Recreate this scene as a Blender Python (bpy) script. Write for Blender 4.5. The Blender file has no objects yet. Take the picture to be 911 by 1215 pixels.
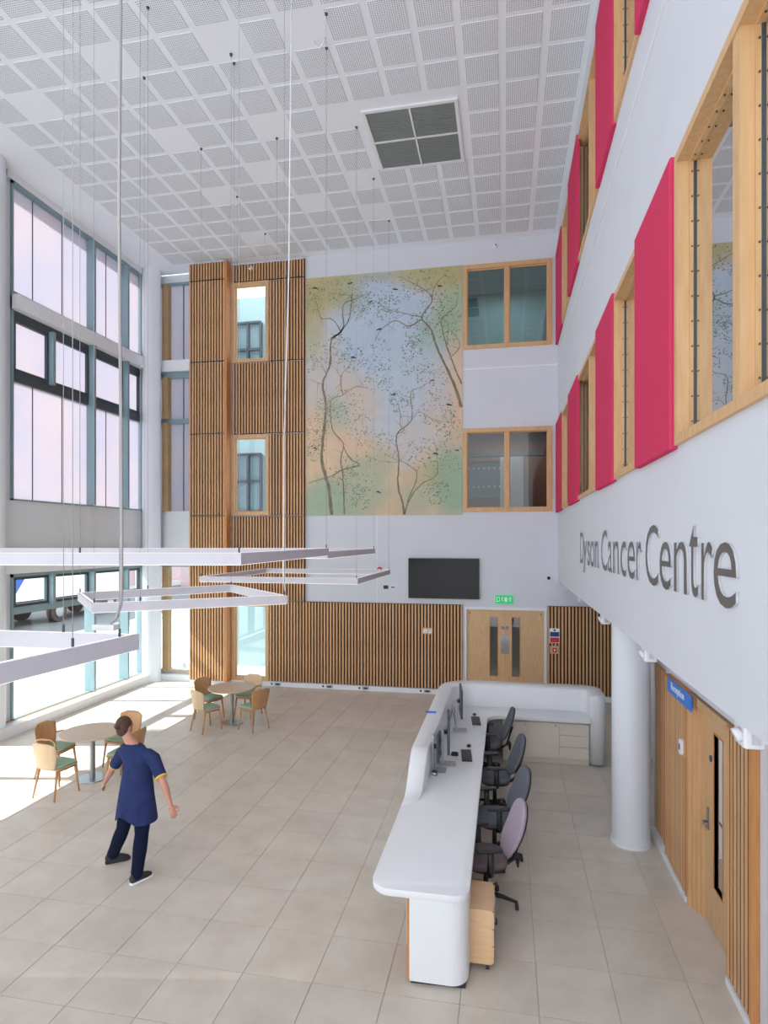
import bpy, bmesh, math, random
from mathutils import Vector, Matrix
random.seed(7)
scene = bpy.context.scene
COL = scene.collection
PI = math.pi

# ------------------------------------------------------------------ camera
FPX, VX, VY, CH = 730.0, 600.0, 641.0, 3.75
TH = math.atan((VX-455.5)/FPX); SN, CS = math.sin(TH), math.cos(TH)
cam = bpy.data.cameras.new('camera')
cam_o = bpy.data.objects.new('camera', cam); COL.objects.link(cam_o)
cam_o.location = (0, 0, CH); cam_o.rotation_euler = (PI/2, 0, TH)
cam.sensor_fit = 'VERTICAL'; cam.sensor_height = 36; cam.lens = FPX/1215*36
cam.shift_y = (VY-607.5)/1215; cam.clip_start = 0.05; cam.clip_end = 300
scene.camera = cam_o

# ------------------------------------------------------------------ world, sun, exposure
w = bpy.data.worlds.new('world'); scene.world = w; w.use_nodes = True
w.node_tree.nodes['Background'].inputs[0].default_value = (0.90, 0.94, 1.0, 1)
w.node_tree.nodes['Background'].inputs[1].default_value = 1.15
sun = bpy.data.lights.new('sun', 'SUN'); sun.energy = 5.5; sun.angle = 0.01; sun.color = (1.0, 0.96, 0.9)
sun_o = bpy.data.objects.new('sun', sun); COL.objects.link(sun_o)
sun_o.rotation_euler = Vector((1, .19, -1)).to_track_quat('-Z', 'Y').to_euler()
scene.view_settings.view_transform = 'Standard'; scene.view_settings.look = 'None'
scene.view_settings.gamma = 1; scene.view_settings.use_curve_mapping = False
scene.view_settings.exposure = 1.2

# ------------------------------------------------------------------ helpers
def ray(u, v):
    a = (u-455.5)/FPX
    return Vector((-SN+a*CS, CS+a*SN, (VY-v)/FPX))
def at_z(u, v, z):
    q = ray(u, v); t = (z-CH)/q.z; return Vector((q.x*t, q.y*t, z))
def at_y(u, v, Y):
    q = ray(u, v); t = Y/q.y; return Vector((q.x*t, Y, CH+q.z*t))
def at_x(u, v, X):
    q = ray(u, v); t = X/q.x; return Vector((X, q.y*t, CH+q.z*t))
def at_f(u, v, F):
    q = ray(u, v); return Vector((q.x*F, q.y*F, CH+q.z*F))

def lin(c):
    return tuple(((x/255)/12.92 if x/255 <= .04045 else ((x/255+.055)/1.055)**2.4) for x in c)
MATS = {}
def mat(name, rgb, rough=.55, metal=0, spec=.5, kind=None, rgb2=None, scale=6, amt=.5, stretch=(1, 1, 1), emit=0, world=False, rnd=0):
    if name in MATS: return MATS[name]
    m = bpy.data.materials.new(name); m.use_nodes = True; nt = m.node_tree; N = nt.nodes; L = nt.links
    b = N['Principled BSDF']; c = lin(rgb)
    b.inputs['Base Color'].default_value = (*c, 1); b.inputs['Roughness'].default_value = rough
    b.inputs['Metallic'].default_value = metal; b.inputs['Specular IOR Level'].default_value = spec
    if emit:
        b.inputs['Emission Color'].default_value = (*c, 1); b.inputs['Emission Strength'].default_value = emit
    if rgb2:
        if world:
            g = N.new('ShaderNodeNewGeometry'); src = g.outputs['Position']
        else:
            g = N.new('ShaderNodeTexCoord'); src = g.outputs['Object']
        mp = N.new('ShaderNodeMapping'); mp.inputs['Scale'].default_value = stretch; L.new(src, mp.inputs[0])
        no = N.new('ShaderNodeTexNoise'); no.inputs['Scale'].default_value = scale; no.inputs['Detail'].default_value = 6
        L.new(mp.outputs[0], no.inputs[0])
        rp = N.new('ShaderNodeValToRGB'); rp.color_ramp.elements[0].position = .5-amt/2; rp.color_ramp.elements[1].position = .5+amt/2
        rp.color_ramp.elements[0].color = (*c, 1); rp.color_ramp.elements[1].color = (*lin(rgb2), 1)
        L.new(no.outputs[0], rp.inputs[0]); out = rp.outputs[0]
        if rnd:
            oi = N.new('ShaderNodeObjectInfo'); hs = N.new('ShaderNodeHueSaturation')
            mr = N.new('ShaderNodeMapRange'); mr.inputs[3].default_value = 1-rnd; mr.inputs[4].default_value = 1+rnd
            L.new(oi.outputs['Random'], mr.inputs[0]); L.new(mr.outputs[0], hs.inputs['Value']); L.new(out, hs.inputs['Color']); out = hs.outputs[0]
        L.new(out, b.inputs['Base Color'])
    MATS[name] = m; return m

M_white = mat('white_paint', (219, 223, 231), .7, rgb2=(215, 219, 228), scale=1.5, world=True)
M_ceil = mat('ceiling_white', (240, 245, 252), .8, rgb2=(237, 243, 250), scale=1, world=True)
M_trim = mat('white_trim', (236, 238, 242), .5)
M_pier = mat('white_column', (226, 231, 238), .45)
M_span = mat('spandrel_grey', (222, 226, 230), .55, rgb2=(217, 222, 227), scale=3)
M_oak = mat('oak', (226, 190, 148), .45, rgb2=(208, 166, 118), scale=5, stretch=(9, 9, .7), rnd=.05)
M_oakd = mat('oak_end', (206, 146, 92), .5, rgb2=(188, 126, 74), scale=5, stretch=(9, 9, .7))
M_slat = mat('slat_oak', (220, 176, 130), .5, rgb2=(198, 150, 104), scale=5, stretch=(8, 8, .5), rnd=.10)
M_slatb = mat('slat_backing', (46, 32, 30), .85, rgb2=(56, 40, 36), scale=8)
M_frame = mat('window_timber', (222, 184, 138), .5, rgb2=(206, 164, 116), scale=4, stretch=(6, 6, .8))
M_alu = mat('teal_grey_aluminium', (138, 164, 172), .4, metal=.1, rgb2=(132, 157, 165), scale=3)
M_aludk = mat('dark_aluminium', (70, 80, 86), .45, metal=.2)
M_bronze = mat('bronze_mullion', (176, 146, 104), .45, rgb2=(160, 132, 94), scale=3)
M_red = mat('crimson_fabric', (218, 70, 108), .95, spec=.1, rgb2=(206, 62, 98), scale=60, amt=.8)
M_redd = mat('crimson_edge', (158, 28, 64), .95, spec=.1, rgb2=(146, 24, 58), scale=60)
M_black = mat('black_plastic', (34, 35, 38), .4, rgb2=(42, 43, 46), scale=30)
M_screen = mat('black_screen', (20, 21, 24), .25, spec=.25)
M_steel = mat('brushed_steel', (176, 180, 184), .3, metal=.9, rgb2=(160, 165, 170), scale=30, stretch=(1, 1, 8))
M_corian = mat('white_solid_surface', (236, 238, 240), .32, rgb2=(232, 234, 237), scale=2)
M_cab = mat('cream_cabinet', (228, 217, 204), .5, rgb2=(224, 212, 198), scale=3)
M_ledw = mat('lamp_white', (212, 210, 218), .5, rgb2=(207, 205, 213), scale=3)
M_led = mat('lamp_diffuser', (255, 252, 245), .5, emit=.5)
M_topglow = mat('added_top_glow', (250, 248, 246), .5, emit=.25)  # glow for strips added on the pendant beams to brighten the ceiling
M_wire = mat('wire_grey', (176, 178, 182), .4, metal=.3)
M_cable = mat('cable_grey', (172, 168, 166), .5)
M_letter = mat('letter_grey', (104, 100, 96), .45, rgb2=(98, 94, 90), scale=5)
M_edge = mat('letter_return', (196, 198, 204), .5)
M_green = mat('exit_green', (10, 168, 92), .5, emit=.35)
M_signw = mat('sign_white', (246, 248, 250), .5)
M_blue = mat('sign_blue', (40, 128, 232), .45)
M_navyd = mat('roundel_blue', (36, 64, 132), .45)
M_redp = mat('alarm_red', (214, 48, 52), .4)
M_grille = mat('vent_grille', (138, 146, 144), .6, rgb2=(128, 137, 135), scale=120, amt=.7)
M_grey = mat('chair_grey_fabric', (112, 116, 124), .9, spec=.15, rgb2=(100, 104, 112), scale=90)
M_mauve = mat('chair_mauve_fabric', (172, 158, 170), .9, spec=.15, rgb2=(160, 146, 158), scale=90)
M_mauved = mat('chair_mauve_seat', (120, 106, 108), .9, spec=.15, rgb2=(110, 97, 100), scale=90)
M_beech = mat('beech', (232, 196, 156), .45, rgb2=(220, 180, 136), scale=5, stretch=(1, 1, 6))
M_ply = mat('chair_ply', (206, 158, 112), .4, rgb2=(190, 140, 94), scale=5, stretch=(6, 6, .8))
M_plyl = mat('chair_ply_pale', (224, 196, 160), .4, rgb2=(212, 180, 140), scale=5, stretch=(6, 6, .8))
M_mint = mat('mint_seat', (164, 190, 166), .9, spec=.2, rgb2=(152, 180, 156), scale=80)
M_table = mat('table_top', (212, 188, 162), .4, rgb2=(198, 172, 144), scale=4, stretch=(1, 7, 1))
M_skin = mat('skin', (206, 150, 128), .55, rgb2=(196, 138, 118), scale=12)
M_hair = mat('hair_brown', (92, 66, 52), .7, rgb2=(72, 50, 40), scale=40, stretch=(1, 1, .2))
M_navy = mat('navy_tunic', (50, 62, 106), .9, spec=.15, rgb2=(42, 52, 92), scale=9)
M_navy2 = mat('navy_trousers', (26, 32, 58), .9, spec=.15, rgb2=(20, 26, 48), scale=12)
M_yellow = mat('yellow_piping', (232, 200, 90), .7)
M_shoe = mat('shoe_black', (40, 42, 48), .7, rgb2=(54, 56, 62), scale=60)
M_gnd = mat('pavement', (205, 205, 205), .9, rgb2=(190, 190, 192), scale=.6, world=True)
M_asph = mat('asphalt', (128, 130, 134), .9, rgb2=(116, 118, 122), scale=2, world=True)
M_brick = mat('pale_brick', (222, 196, 196), .9, rgb2=(208, 184, 190), scale=1.5, world=True)
M_truck = mat('truck_white', (240, 242, 246), .4)
M_chas = mat('truck_chassis', (72, 62, 62), .7)
M_swoosh = mat('truck_blue', (30, 84, 176), .4)
M_roomteal = mat('room_teal', (128, 152, 152), .8)
M_roombrown = mat('room_brown', (128, 100, 88), .8)
M_roomdark = mat('room_slate', (92, 120, 128), .8)
M_roompale = mat('room_beige', (196, 188, 172), .85, rgb2=(186, 178, 162), scale=1)
M_screw = mat('screw_head', (98, 86, 74), .35, metal=.7)

def glass_mat(name, tint, refl=.5, ior=1.5, rough=0.0):
    m = bpy.data.materials.new(name); m.use_nodes = True; nt = m.node_tree; N = nt.nodes; L = nt.links
    for n in list(N): N.remove(n)
    o = N.new('ShaderNodeOutputMaterial'); mx = N.new('ShaderNodeMixShader'); t = N.new('ShaderNodeBsdfTransparent'); g = N.new('ShaderNodeBsdfGlossy')
    t.inputs[0].default_value = (*tint, 1); g.inputs['Roughness'].default_value = rough
    f = N.new('ShaderNodeFresnel'); f.inputs[0].default_value = ior
    mu = N.new('ShaderNodeMath'); mu.operation = 'MULTIPLY'; mu.use_clamp = True; mu.inputs[1].default_value = refl
    gb = N.new('ShaderNodeNewGeometry'); fb = N.new('ShaderNodeMath'); fb.operation = 'SUBTRACT'; fb.inputs[0].default_value = 1; L.new(gb.outputs['Backfacing'], fb.inputs[1])
    m3 = N.new('ShaderNodeMath'); m3.operation = 'MULTIPLY'; L.new(mu.outputs[0], m3.inputs[0]); L.new(fb.outputs[0], m3.inputs[1])
    L.new(f.outputs[0], mu.inputs[0]); L.new(m3.outputs[0], mx.inputs[0]); L.new(t.outputs[0], mx.inputs[1]); L.new(g.outputs[0], mx.inputs[2]); L.new(mx.outputs[0], o.inputs[0])
    MATS[name] = m; return m
G_clear = glass_mat('clear_glass', (.93, .97, .96), .8)
G_off = glass_mat('office_glass', (.66, .72, .70), 4.5)
G_dark = glass_mat('tinted_glass', (.55, .66, .68), 5)
G_low = glass_mat('brown_glass', (.70, .74, .74), 1.6)
G_cyan = glass_mat('tower_glass', (.88, .95, .95), 3)
def frit_mat():
    m = bpy.data.materials.new('fritted_glass'); m.use_nodes = True; nt = m.node_tree; N = nt.nodes; L = nt.links
    for n in list(N): N.remove(n)
    o = N.new('ShaderNodeOutputMaterial'); mx = N.new('ShaderNodeMixShader'); t = N.new('ShaderNodeBsdfTransparent'); tr = N.new('ShaderNodeBsdfTranslucent')
    df = N.new('ShaderNodeBsdfDiffuse'); m2 = N.new('ShaderNodeMixShader')
    t.inputs[0].default_value = (.96, .94, .97, 1)
    g = N.new('ShaderNodeNewGeometry'); no = N.new('ShaderNodeTexNoise'); no.inputs['Scale'].default_value = .8; L.new(g.outputs['Position'], no.inputs[0])
    rp = N.new('ShaderNodeValToRGB'); rp.color_ramp.elements[0].color = (.50, .50, .57, 1); rp.color_ramp.elements[1].color = (.55, .52, .55, 1)
    rp.color_ramp.elements[0].position = .35; rp.color_ramp.elements[1].position = .65
    L.new(no.outputs[0], rp.inputs[0]); L.new(rp.outputs[0], tr.inputs[0]); L.new(rp.outputs[0], df.inputs[0])
    m2.inputs[0].default_value = .35; L.new(tr.outputs[0], m2.inputs[1]); L.new(df.outputs[0], m2.inputs[2])
    mx.inputs[0].default_value = .10; L.new(m2.outputs[0], mx.inputs[1]); L.new(t.outputs[0], mx.inputs[2]); L.new(mx.outputs[0], o.inputs[0])
    return m
G_frit = frit_mat()

def perf_mat():
    m = mat('perforated_plasterboard', (232, 238, 245), .8); nt = m.node_tree; N = nt.nodes; L = nt.links
    tc = N.new('ShaderNodeTexCoord'); mp = N.new('ShaderNodeVectorMath'); mp.operation = 'SCALE'; mp.inputs[3].default_value = 1/.0315
    L.new(tc.outputs['Object'], mp.inputs[0])
    fr = N.new('ShaderNodeVectorMath'); fr.operation = 'FRACTION'; L.new(mp.outputs[0], fr.inputs[0])
    sb = N.new('ShaderNodeVectorMath'); sb.operation = 'SUBTRACT'; sb.inputs[1].default_value = (.5, .5, 0); L.new(fr.outputs[0], sb.inputs[0])
    ml = N.new('ShaderNodeVectorMath'); ml.operation = 'MULTIPLY'; ml.inputs[1].default_value = (1, 1, 0); L.new(sb.outputs[0], ml.inputs[0])
    ln = N.new('ShaderNodeVectorMath'); ln.operation = 'LENGTH'; L.new(ml.outputs[0], ln.inputs[0])
    lt = N.new('ShaderNodeMath'); lt.operation = 'LESS_THAN'; lt.inputs[1].default_value = .27; L.new(ln.outputs['Value'], lt.inputs[0])
    mx = N.new('ShaderNodeMix'); mx.data_type = 'RGBA'; L.new(lt.outputs[0], mx.inputs['Factor'])
    mx.inputs['A'].default_value = (*lin((232, 238, 245)), 1); mx.inputs['B'].default_value = (*lin((146, 150, 156)), 1)
    L.new(mx.outputs['Result'], N['Principled BSDF'].inputs['Base Color'])
    return m
M_perf = perf_mat()

def tile_mat():
    m = mat('porcelain_tile', (194, 183, 169), .38, spec=.45, rgb2=(222, 213, 201), scale=2.4, amt=.7, world=True, rnd=.035)
    nt = m.node_tree; N = nt.nodes; L = nt.links
    n = [x for x in N if x.type == 'TEX_NOISE'][0]; n.inputs['Detail'].default_value = 9; n.inputs['Roughness'].default_value = .62
    return m
M_tile = tile_mat(); M_grout = mat('grout', (188, 180, 170), .8)

def mural_mat():
    m = mat('mural_wash', (214, 214, 206), .8, spec=.2); nt = m.node_tree; N = nt.nodes; L = nt.links
    g = N.new('ShaderNodeNewGeometry')
    def noise(sc, off, det=3):
        mp = N.new('ShaderNodeMapping'); mp.inputs['Location'].default_value = off; mp.inputs['Scale'].default_value = (1, 1, .8); mp.inputs['Rotation'].default_value = (0, .6, 0)
        L.new(g.outputs['Position'], mp.inputs[0]); n = N.new('ShaderNodeTexNoise'); n.inputs['Scale'].default_value = sc; n.inputs['Detail'].default_value = det
        L.new(mp.outputs[0], n.inputs[0]); return n.outputs[0]
    sep = N.new('ShaderNodeSeparateXYZ'); L.new(g.outputs['Position'], sep.inputs[0])
    def math_(op, a, b=None, cl=False):
        n = N.new('ShaderNodeMath'); n.operation = op; n.use_clamp = cl
        for i, v in enumerate((a, b)):
            if v is None: continue
            if isinstance(v, (int, float)): n.inputs[i].default_value = v
            else: L.new(v, n.inputs[i])
        return n.outputs[0]
    def mix(f, a, b):
        n = N.new('ShaderNodeMix'); n.data_type = 'RGBA'; L.new(f, n.inputs['Factor'])
        for k, v in (('A', a), ('B', b)):
            if isinstance(v, tuple): n.inputs[k].default_value = (*lin(v), 1)
            else: L.new(v, n.inputs[k])
        return n.outputs['Result']
    def blob(cx, cz, rx, rz, soft):
        dx = math_('DIVIDE', math_('SUBTRACT', sep.outputs[0], cx), rx); dz = math_('DIVIDE', math_('SUBTRACT', sep.outputs[2], cz), rz)
        d = math_('SQRT', math_('ADD', math_('MULTIPLY', dx, dx), math_('MULTIPLY', dz, dz)))
        d = math_('ADD', d, math_('MULTIPLY', math_('SUBTRACT', noise(1.1, (cx, 3, cz)), .5), 1.6))
        n = N.new('ShaderNodeMapRange'); n.interpolation_type = 'SMOOTHSTEP'; L.new(d, n.inputs[0])
        n.inputs[1].default_value = 1-soft; n.inputs[2].default_value = 1+soft; n.inputs[3].default_value = 1; n.inputs[4].default_value = 0
        return n.outputs[0]
    c = mix(noise(1.2, (0, 0, 0)), (222, 186, 150), (228, 204, 176))
    c = mix(math_('MULTIPLY', blob(-3.0, 9.0, 1.25, 2.0, .5), .95), c, (184, 204, 226))
    c = mix(math_('MULTIPLY', blob(-2.3, 7.4, .9, 1.5, .5), .85), c, (190, 206, 222))
    c = mix(math_('MULTIPLY', blob(-4.7, 8.2, .5, 1.2, .5), .6), c, (196, 206, 214))
    for cx, cz, rx, rz, a in [(-4.6, 4.7, .7, .55, .8), (-1.3, 5.2, .5, 1.0, .85), (-1.3, 9.4, .45, .9, .75), (-3.4, 5.0, .6, .9, .6), (-2.2, 4.8, .5, .5, .5), (-1.7, 8.9, .5, .5, .5), (-4.2, 6.9, .4, .5, .35)]:
        c = mix(math_('MULTIPLY', blob(cx, cz, rx, rz, .6), a), c, (148, 186, 160))
    for cx, cz, rx, rz, a in [(-4.3, 10.0, .8, .5, .75), (-1.6, 10.2, .8, .35, .75), (-4.8, 9.4, .3, .9, .6), (-3.0, 10.4, 2.5, .2, .5), (-1.9, 5.4, .5, .3, .3)]:
        c = mix(math_('MULTIPLY', blob(cx, cz, rx, rz, .6), a), c, (178, 176, 118))
    br = N.new('ShaderNodeHueSaturation'); mr = N.new('ShaderNodeMapRange'); mr.inputs[3].default_value = .92; mr.inputs[4].default_value = 1.12
    L.new(noise(5, (2, 2, 2), 8), mr.inputs[0]); L.new(mr.outputs[0], br.inputs['Value']); L.new(c, br.inputs['Color']); br.inputs['Saturation'].default_value = .95
    L.new(br.outputs[0], N['Principled BSDF'].inputs['Base Color'])
    return m
M_mural = mural_mat()
M_bark = mat('painted_bark', (112, 106, 90), .8, rgb2=(158, 146, 118), scale=6)
M_leafd = mat('painted_leaf_dark', (96, 118, 112), .8); M_leafm = mat('painted_leaf_green', (140, 160, 124), .8)
M_bird = mat('painted_bird_dark', (52, 66, 66), .8)

def tag(o, label=None, cat=None, group=None, kind=None):
    if label: o['label'] = label
    if cat: o['category'] = cat
    if group: o['group'] = group
    if kind: o['kind'] = kind
    return o
def thing(name, label, cat, loc=(0, 0, 0), rz=0, group=None, kind=None):
    o = bpy.data.objects.new(name, None); COL.objects.link(o); o.location = loc; o.rotation_euler = (0, 0, rz)
    o.empty_display_size = .1
    return tag(o, label, cat, group, kind)
def origin(o):
    v = Vector((0, 0, 0))
    while o: v += o.location; o = o.parent
    return v

class MB:
    def __init__(s): s.v = []; s.f = []; s.sm = []
    def add(s, vs, fs, smooth=False):
        n = len(s.v); s.v += [tuple(v) for v in vs]; s.f += [tuple(i+n for i in f) for f in fs]; s.sm += [smooth]*len(fs); return s
    def box(s, x0, x1, y0, y1, z0, z1):
        if x0 > x1: x0, x1 = x1, x0
        if y0 > y1: y0, y1 = y1, y0
        if z0 > z1: z0, z1 = z1, z0
        return s.add([(x0, y0, z0), (x1, y0, z0), (x1, y1, z0), (x0, y1, z0), (x0, y0, z1), (x1, y0, z1), (x1, y1, z1), (x0, y1, z1)],
                     [(0, 3, 2, 1), (4, 5, 6, 7), (0, 1, 5, 4), (1, 2, 6, 5), (2, 3, 7, 6), (3, 0, 4, 7)])
    def cbox(s, c, d): return s.box(c[0]-d[0]/2, c[0]+d[0]/2, c[1]-d[1]/2, c[1]+d[1]/2, c[2]-d[2]/2, c[2]+d[2]/2)
    def prism(s, poly, z0, z1, r=0.0, smooth=False):
        """vertical prism of a 2D outline with an eased top and bottom edge"""
        n = len(poly); area = sum(poly[i][0]*poly[(i+1) % n][1]-poly[(i+1) % n][0]*poly[i][1] for i in range(n))
        if area < 0: poly = poly[::-1]
        def inset(d):
            out = []
            for i in range(n):
                p0, p1, p2 = Vector(poly[i-1]), Vector(poly[i]), Vector(poly[(i+1) % n])
                a = (p1-p0); b = (p2-p1)
                if a.length < 1e-7: a = b
                if b.length < 1e-7: b = a
                a.normalize(); b.normalize(); nn = Vector((-a.y-b.y, a.x+b.x))
                if nn.length < 1e-6: nn = Vector((-a.y, a.x))
                nn.normalize(); k = max(.4, nn.dot(Vector((-a.y, a.x)))); out.append((p1.x+nn.x*d/k, p1.y+nn.y*d/k))
            return out
        lv = [(0, z0), (0, z1)] if r <= 0 else [(r, z0), (r*.3, z0+r*.3), (0, z0+r), (0, z1-r), (r*.3, z1-r*.3), (r, z1)]
        vs = []
        for d, z in lv: vs += [(x, y, z) for x, y in (inset(d) if d else poly)]
        fs = [tuple(range(n))[::-1]]
        for k in range(len(lv)-1):
            for i in range(n):
                j = (i+1) % n; fs.append((k*n+i, k*n+j, (k+1)*n+j, (k+1)*n+i))
        fs.append(tuple((len(lv)-1)*n+i for i in range(n)))
        return s.add(vs, fs, smooth)
    def tube(s, pts, rad, n=8, smooth=True, flat=None):
        pts = [Vector(p) for p in pts]; m = len(pts)
        if not isinstance(rad, (list, tuple)): rad = [rad]*m
        vs = []; up = None
        for i, p in enumerate(pts):
            t = (pts[min(i+1, m-1)]-pts[max(i-1, 0)]); t.normalize()
            if up is None: up = Vector((0, 0, 1)) if abs(t.z) < .9 else Vector((1, 0, 0))
            a = t.cross(up)
            if a.length < 1e-5: a = t.cross(Vector((0, 1, 0)))
            a.normalize(); b = a.cross(t); b.normalize(); up = b
            fa, fb = flat if flat else (1, 1)
            vs += [p + a*math.cos(2*PI*k/n)*rad[i]*fa + b*math.sin(2*PI*k/n)*rad[i]*fb for k in range(n)]
        fs = []
        for i in range(m-1):
            for k in range(n):
                j = (k+1) % n; fs.append((i*n+k, i*n+j, (i+1)*n+j, (i+1)*n+k))
        fs += [tuple(range(n))[::-1], tuple((m-1)*n+k for k in range(n))]
        return s.add(vs, fs, smooth)
    def caps(s, pts, rad, n=10):
        """tube with rounded ends"""
        pts = [Vector(p) for p in pts]
        if not isinstance(rad, (list, tuple)): rad = [rad]*len(pts)
        d0 = (pts[0]-pts[1]).normalized(); d1 = (pts[-1]-pts[-2]).normalized()
        P = [pts[0]+d0*rad[0]*.95, pts[0]+d0*rad[0]*.7]+pts+[pts[-1]+d1*rad[-1]*.7, pts[-1]+d1*rad[-1]*.95]
        R = [rad[0]*.3, rad[0]*.72]+list(rad)+[rad[-1]*.72, rad[-1]*.3]
        return s.tube(P, R, n)
    def ball(s, c, r, n=14, m=9, M=None):
        if not isinstance(r, (list, tuple)): r = (r, r, r)
        vs = []
        for i in range(1, m):
            a = PI*i/m
            for k in range(n): vs.append(Vector((r[0]*math.sin(a)*math.cos(2*PI*k/n), r[1]*math.sin(a)*math.sin(2*PI*k/n), r[2]*math.cos(a))))
        vs += [Vector((0, 0, r[2])), Vector((0, 0, -r[2]))]
        if M: vs = [M @ v for v in vs]
        vs = [v+Vector(c) for v in vs]; fs = []
        for i in range(m-2):
            for k in range(n):
                j = (k+1) % n; fs.append((i*n+k, (i+1)*n+k, (i+1)*n+j, i*n+j))
        T = (m-1)*n
        for k in range(n): fs.append((T, k, (k+1) % n)); fs.append((T+1, (m-2)*n+(k+1) % n, (m-2)*n+k))
        return s.add(vs, fs, True)
    def cyl(s, c, r, z0, z1, n=24, r2=None):
        r2 = r if r2 is None else r2
        vs = [(c[0]+r*math.cos(2*PI*k/n), c[1]+r*math.sin(2*PI*k/n), z0) for k in range(n)]+[(c[0]+r2*math.cos(2*PI*k/n), c[1]+r2*math.sin(2*PI*k/n), z1) for k in range(n)]
        s.add(vs, [(k, (k+1) % n, n+(k+1) % n, n+k) for k in range(n)], True)
        return s.add(vs, [tuple(range(n))[::-1], tuple(n+k for k in range(n))])
    def disc(s, c, r, axis, th, n=20):
        """thin coin; axis in 'xyz'"""
        vs = []
        for q in (-th/2, th/2):
            for k in range(n):
                a, b = r*math.cos(2*PI*k/n), r*math.sin(2*PI*k/n)
                o = {'x': (q, a, b), 'y': (a, q, b), 'z': (a, b, q)}[axis]; vs.append((c[0]+o[0], c[1]+o[1], c[2]+o[2]))
        return s.add(vs, [tuple(range(n)), tuple(n+k for k in range(n))[::-1]]+[(k, n+k, n+(k+1) % n, (k+1) % n) for k in range(n)])
    def map(s, fn): s.v = [tuple(fn(Vector(v))) for v in s.v]; return s
    def build(s, name, m, parent=None, world=False, fix=True):
        me = bpy.data.meshes.new(name); vs = s.v
        if parent is not None and world:
            o = origin(parent); vs = [(a-o.x, b-o.y, c-o.z) for a, b, c in vs]
        me.from_pydata(vs, [], s.f); me.polygons.foreach_set('use_smooth', s.sm)
        me.materials.append(m)
        if fix:
            bm = bmesh.new(); bm.from_mesh(me); bmesh.ops.recalc_face_normals(bm, faces=bm.faces); bm.to_mesh(me); bm.free()
        me.update()
        ob = bpy.data.objects.new(name, me); COL.objects.link(ob)
        if parent is not None: ob.parent = parent
        return ob
def bx(name, m, x0, x1, y0, y1, z0, z1, parent=None, world=True):
    return MB().box(x0, x1, y0, y1, z0, z1).build(name, m, parent, world)
def inst(name, me, loc, parent=None, scale=None, rot=None):
    o = bpy.data.objects.new(name, me); COL.objects.link(o)
    if parent is not None: o.parent = parent; o.location = Vector(loc)-origin(parent)
    else: o.location = loc
    if scale: o.scale = scale
    if rot: o.rotation_euler = rot
    return o
def struct(o, label=None, cat=None): o['kind'] = 'structure'; return tag(o, label, cat)
def sbox(name, label, cat, m, *a): return struct(bx(name, m, *a), label, cat)
def copy_tree(o, parent=None):
    c = o.copy(); COL.objects.link(c); c.parent = parent
    for ch in list(o.children): copy_tree(ch, c)
    return c
def arc(cx, cy, r, a0, a1, n=8): return [(cx+r*math.cos(math.radians(a0+(a1-a0)*i/n)), cy+r*math.sin(math.radians(a0+(a1-a0)*i/n))) for i in range(n+1)]
def rrect(x0, x1, y0, y1, r, n=5): return arc(x1-r, y0+r, r, -90, 0, n)+arc(x1-r, y1-r, r, 0, 90, n)+arc(x0+r, y1-r, r, 90, 180, n)+arc(x0+r, y0+r, r, 180, 270, n)
def remesh(mb, voxel, name, m, parent=None, smooth=6):
    o = mb.build(name, m, None)
    md = o.modifiers.new('r', 'REMESH'); md.mode = 'VOXEL'; md.voxel_size = voxel; md.use_smooth_shade = True
    s2 = o.modifiers.new('s', 'SMOOTH'); s2.iterations = smooth; s2.factor = .5
    dg = bpy.context.evaluated_depsgraph_get(); me = bpy.data.meshes.new_from_object(o.evaluated_get(dg))
    o.modifiers.clear(); old = o.data; o.data = me; me.name = name; bpy.data.meshes.remove(old)
    if not me.materials: me.materials.append(m)
    for p in me.polygons: p.use_smooth = True
    if parent is not None: o.parent = parent
    return o

ZC = 10.97          # ceiling
XR, XL = 1.2, -9.6  # right wall face, left glass plane
YB = 15.0           # back wall face
SF = 2.79           # soffit height

def wall_grid(axis, p0, p1, a0, a1, z0, z1, holes):
    """solid wall with rectangular holes; axis 'x' = plane of constant x (a runs along y)"""
    A = sorted({a0, a1, *[h[0] for h in holes], *[h[1] for h in holes]}); Z = sorted({z0, z1, *[h[2] for h in holes], *[h[3] for h in holes]})
    mb = MB()
    def solid(i, j):
        if i < 0 or j < 0 or i >= len(A)-1 or j >= len(Z)-1: return False
        a, z = (A[i]+A[i+1])/2, (Z[j]+Z[j+1])/2
        return not any(h[0] < a < h[1] and h[2] < z < h[3] for h in holes)
    def P(a, t, z): return (t, a, z) if axis == 'x' else (a, t, z)
    for i in range(len(A)-1):
        for j in range(len(Z)-1):
            if not solid(i, j): continue
            x, X, y, Y = A[i], A[i+1], Z[j], Z[j+1]
            mb.add([P(x, p0, y), P(X, p0, y), P(X, p0, Y), P(x, p0, Y)], [(0, 1, 2, 3)]); mb.add([P(x, p1, y), P(X, p1, y), P(X, p1, Y), P(x, p1, Y)], [(0, 3, 2, 1)])
            if not solid(i-1, j): mb.add([P(x, p0, y), P(x, p1, y), P(x, p1, Y), P(x, p0, Y)], [(0, 1, 2, 3)])
            if not solid(i+1, j): mb.add([P(X, p0, y), P(X, p1, y), P(X, p1, Y), P(X, p0, Y)], [(0, 1, 2, 3)])
            if not solid(i, j-1): mb.add([P(x, p0, y), P(X, p0, y), P(X, p1, y), P(x, p1, y)], [(0, 1, 2, 3)])
            if not solid(i, j+1): mb.add([P(x, p0, Y), P(X, p0, Y), P(X, p1, Y), P(x, p1, Y)], [(0, 1, 2, 3)])
    return mb

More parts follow.
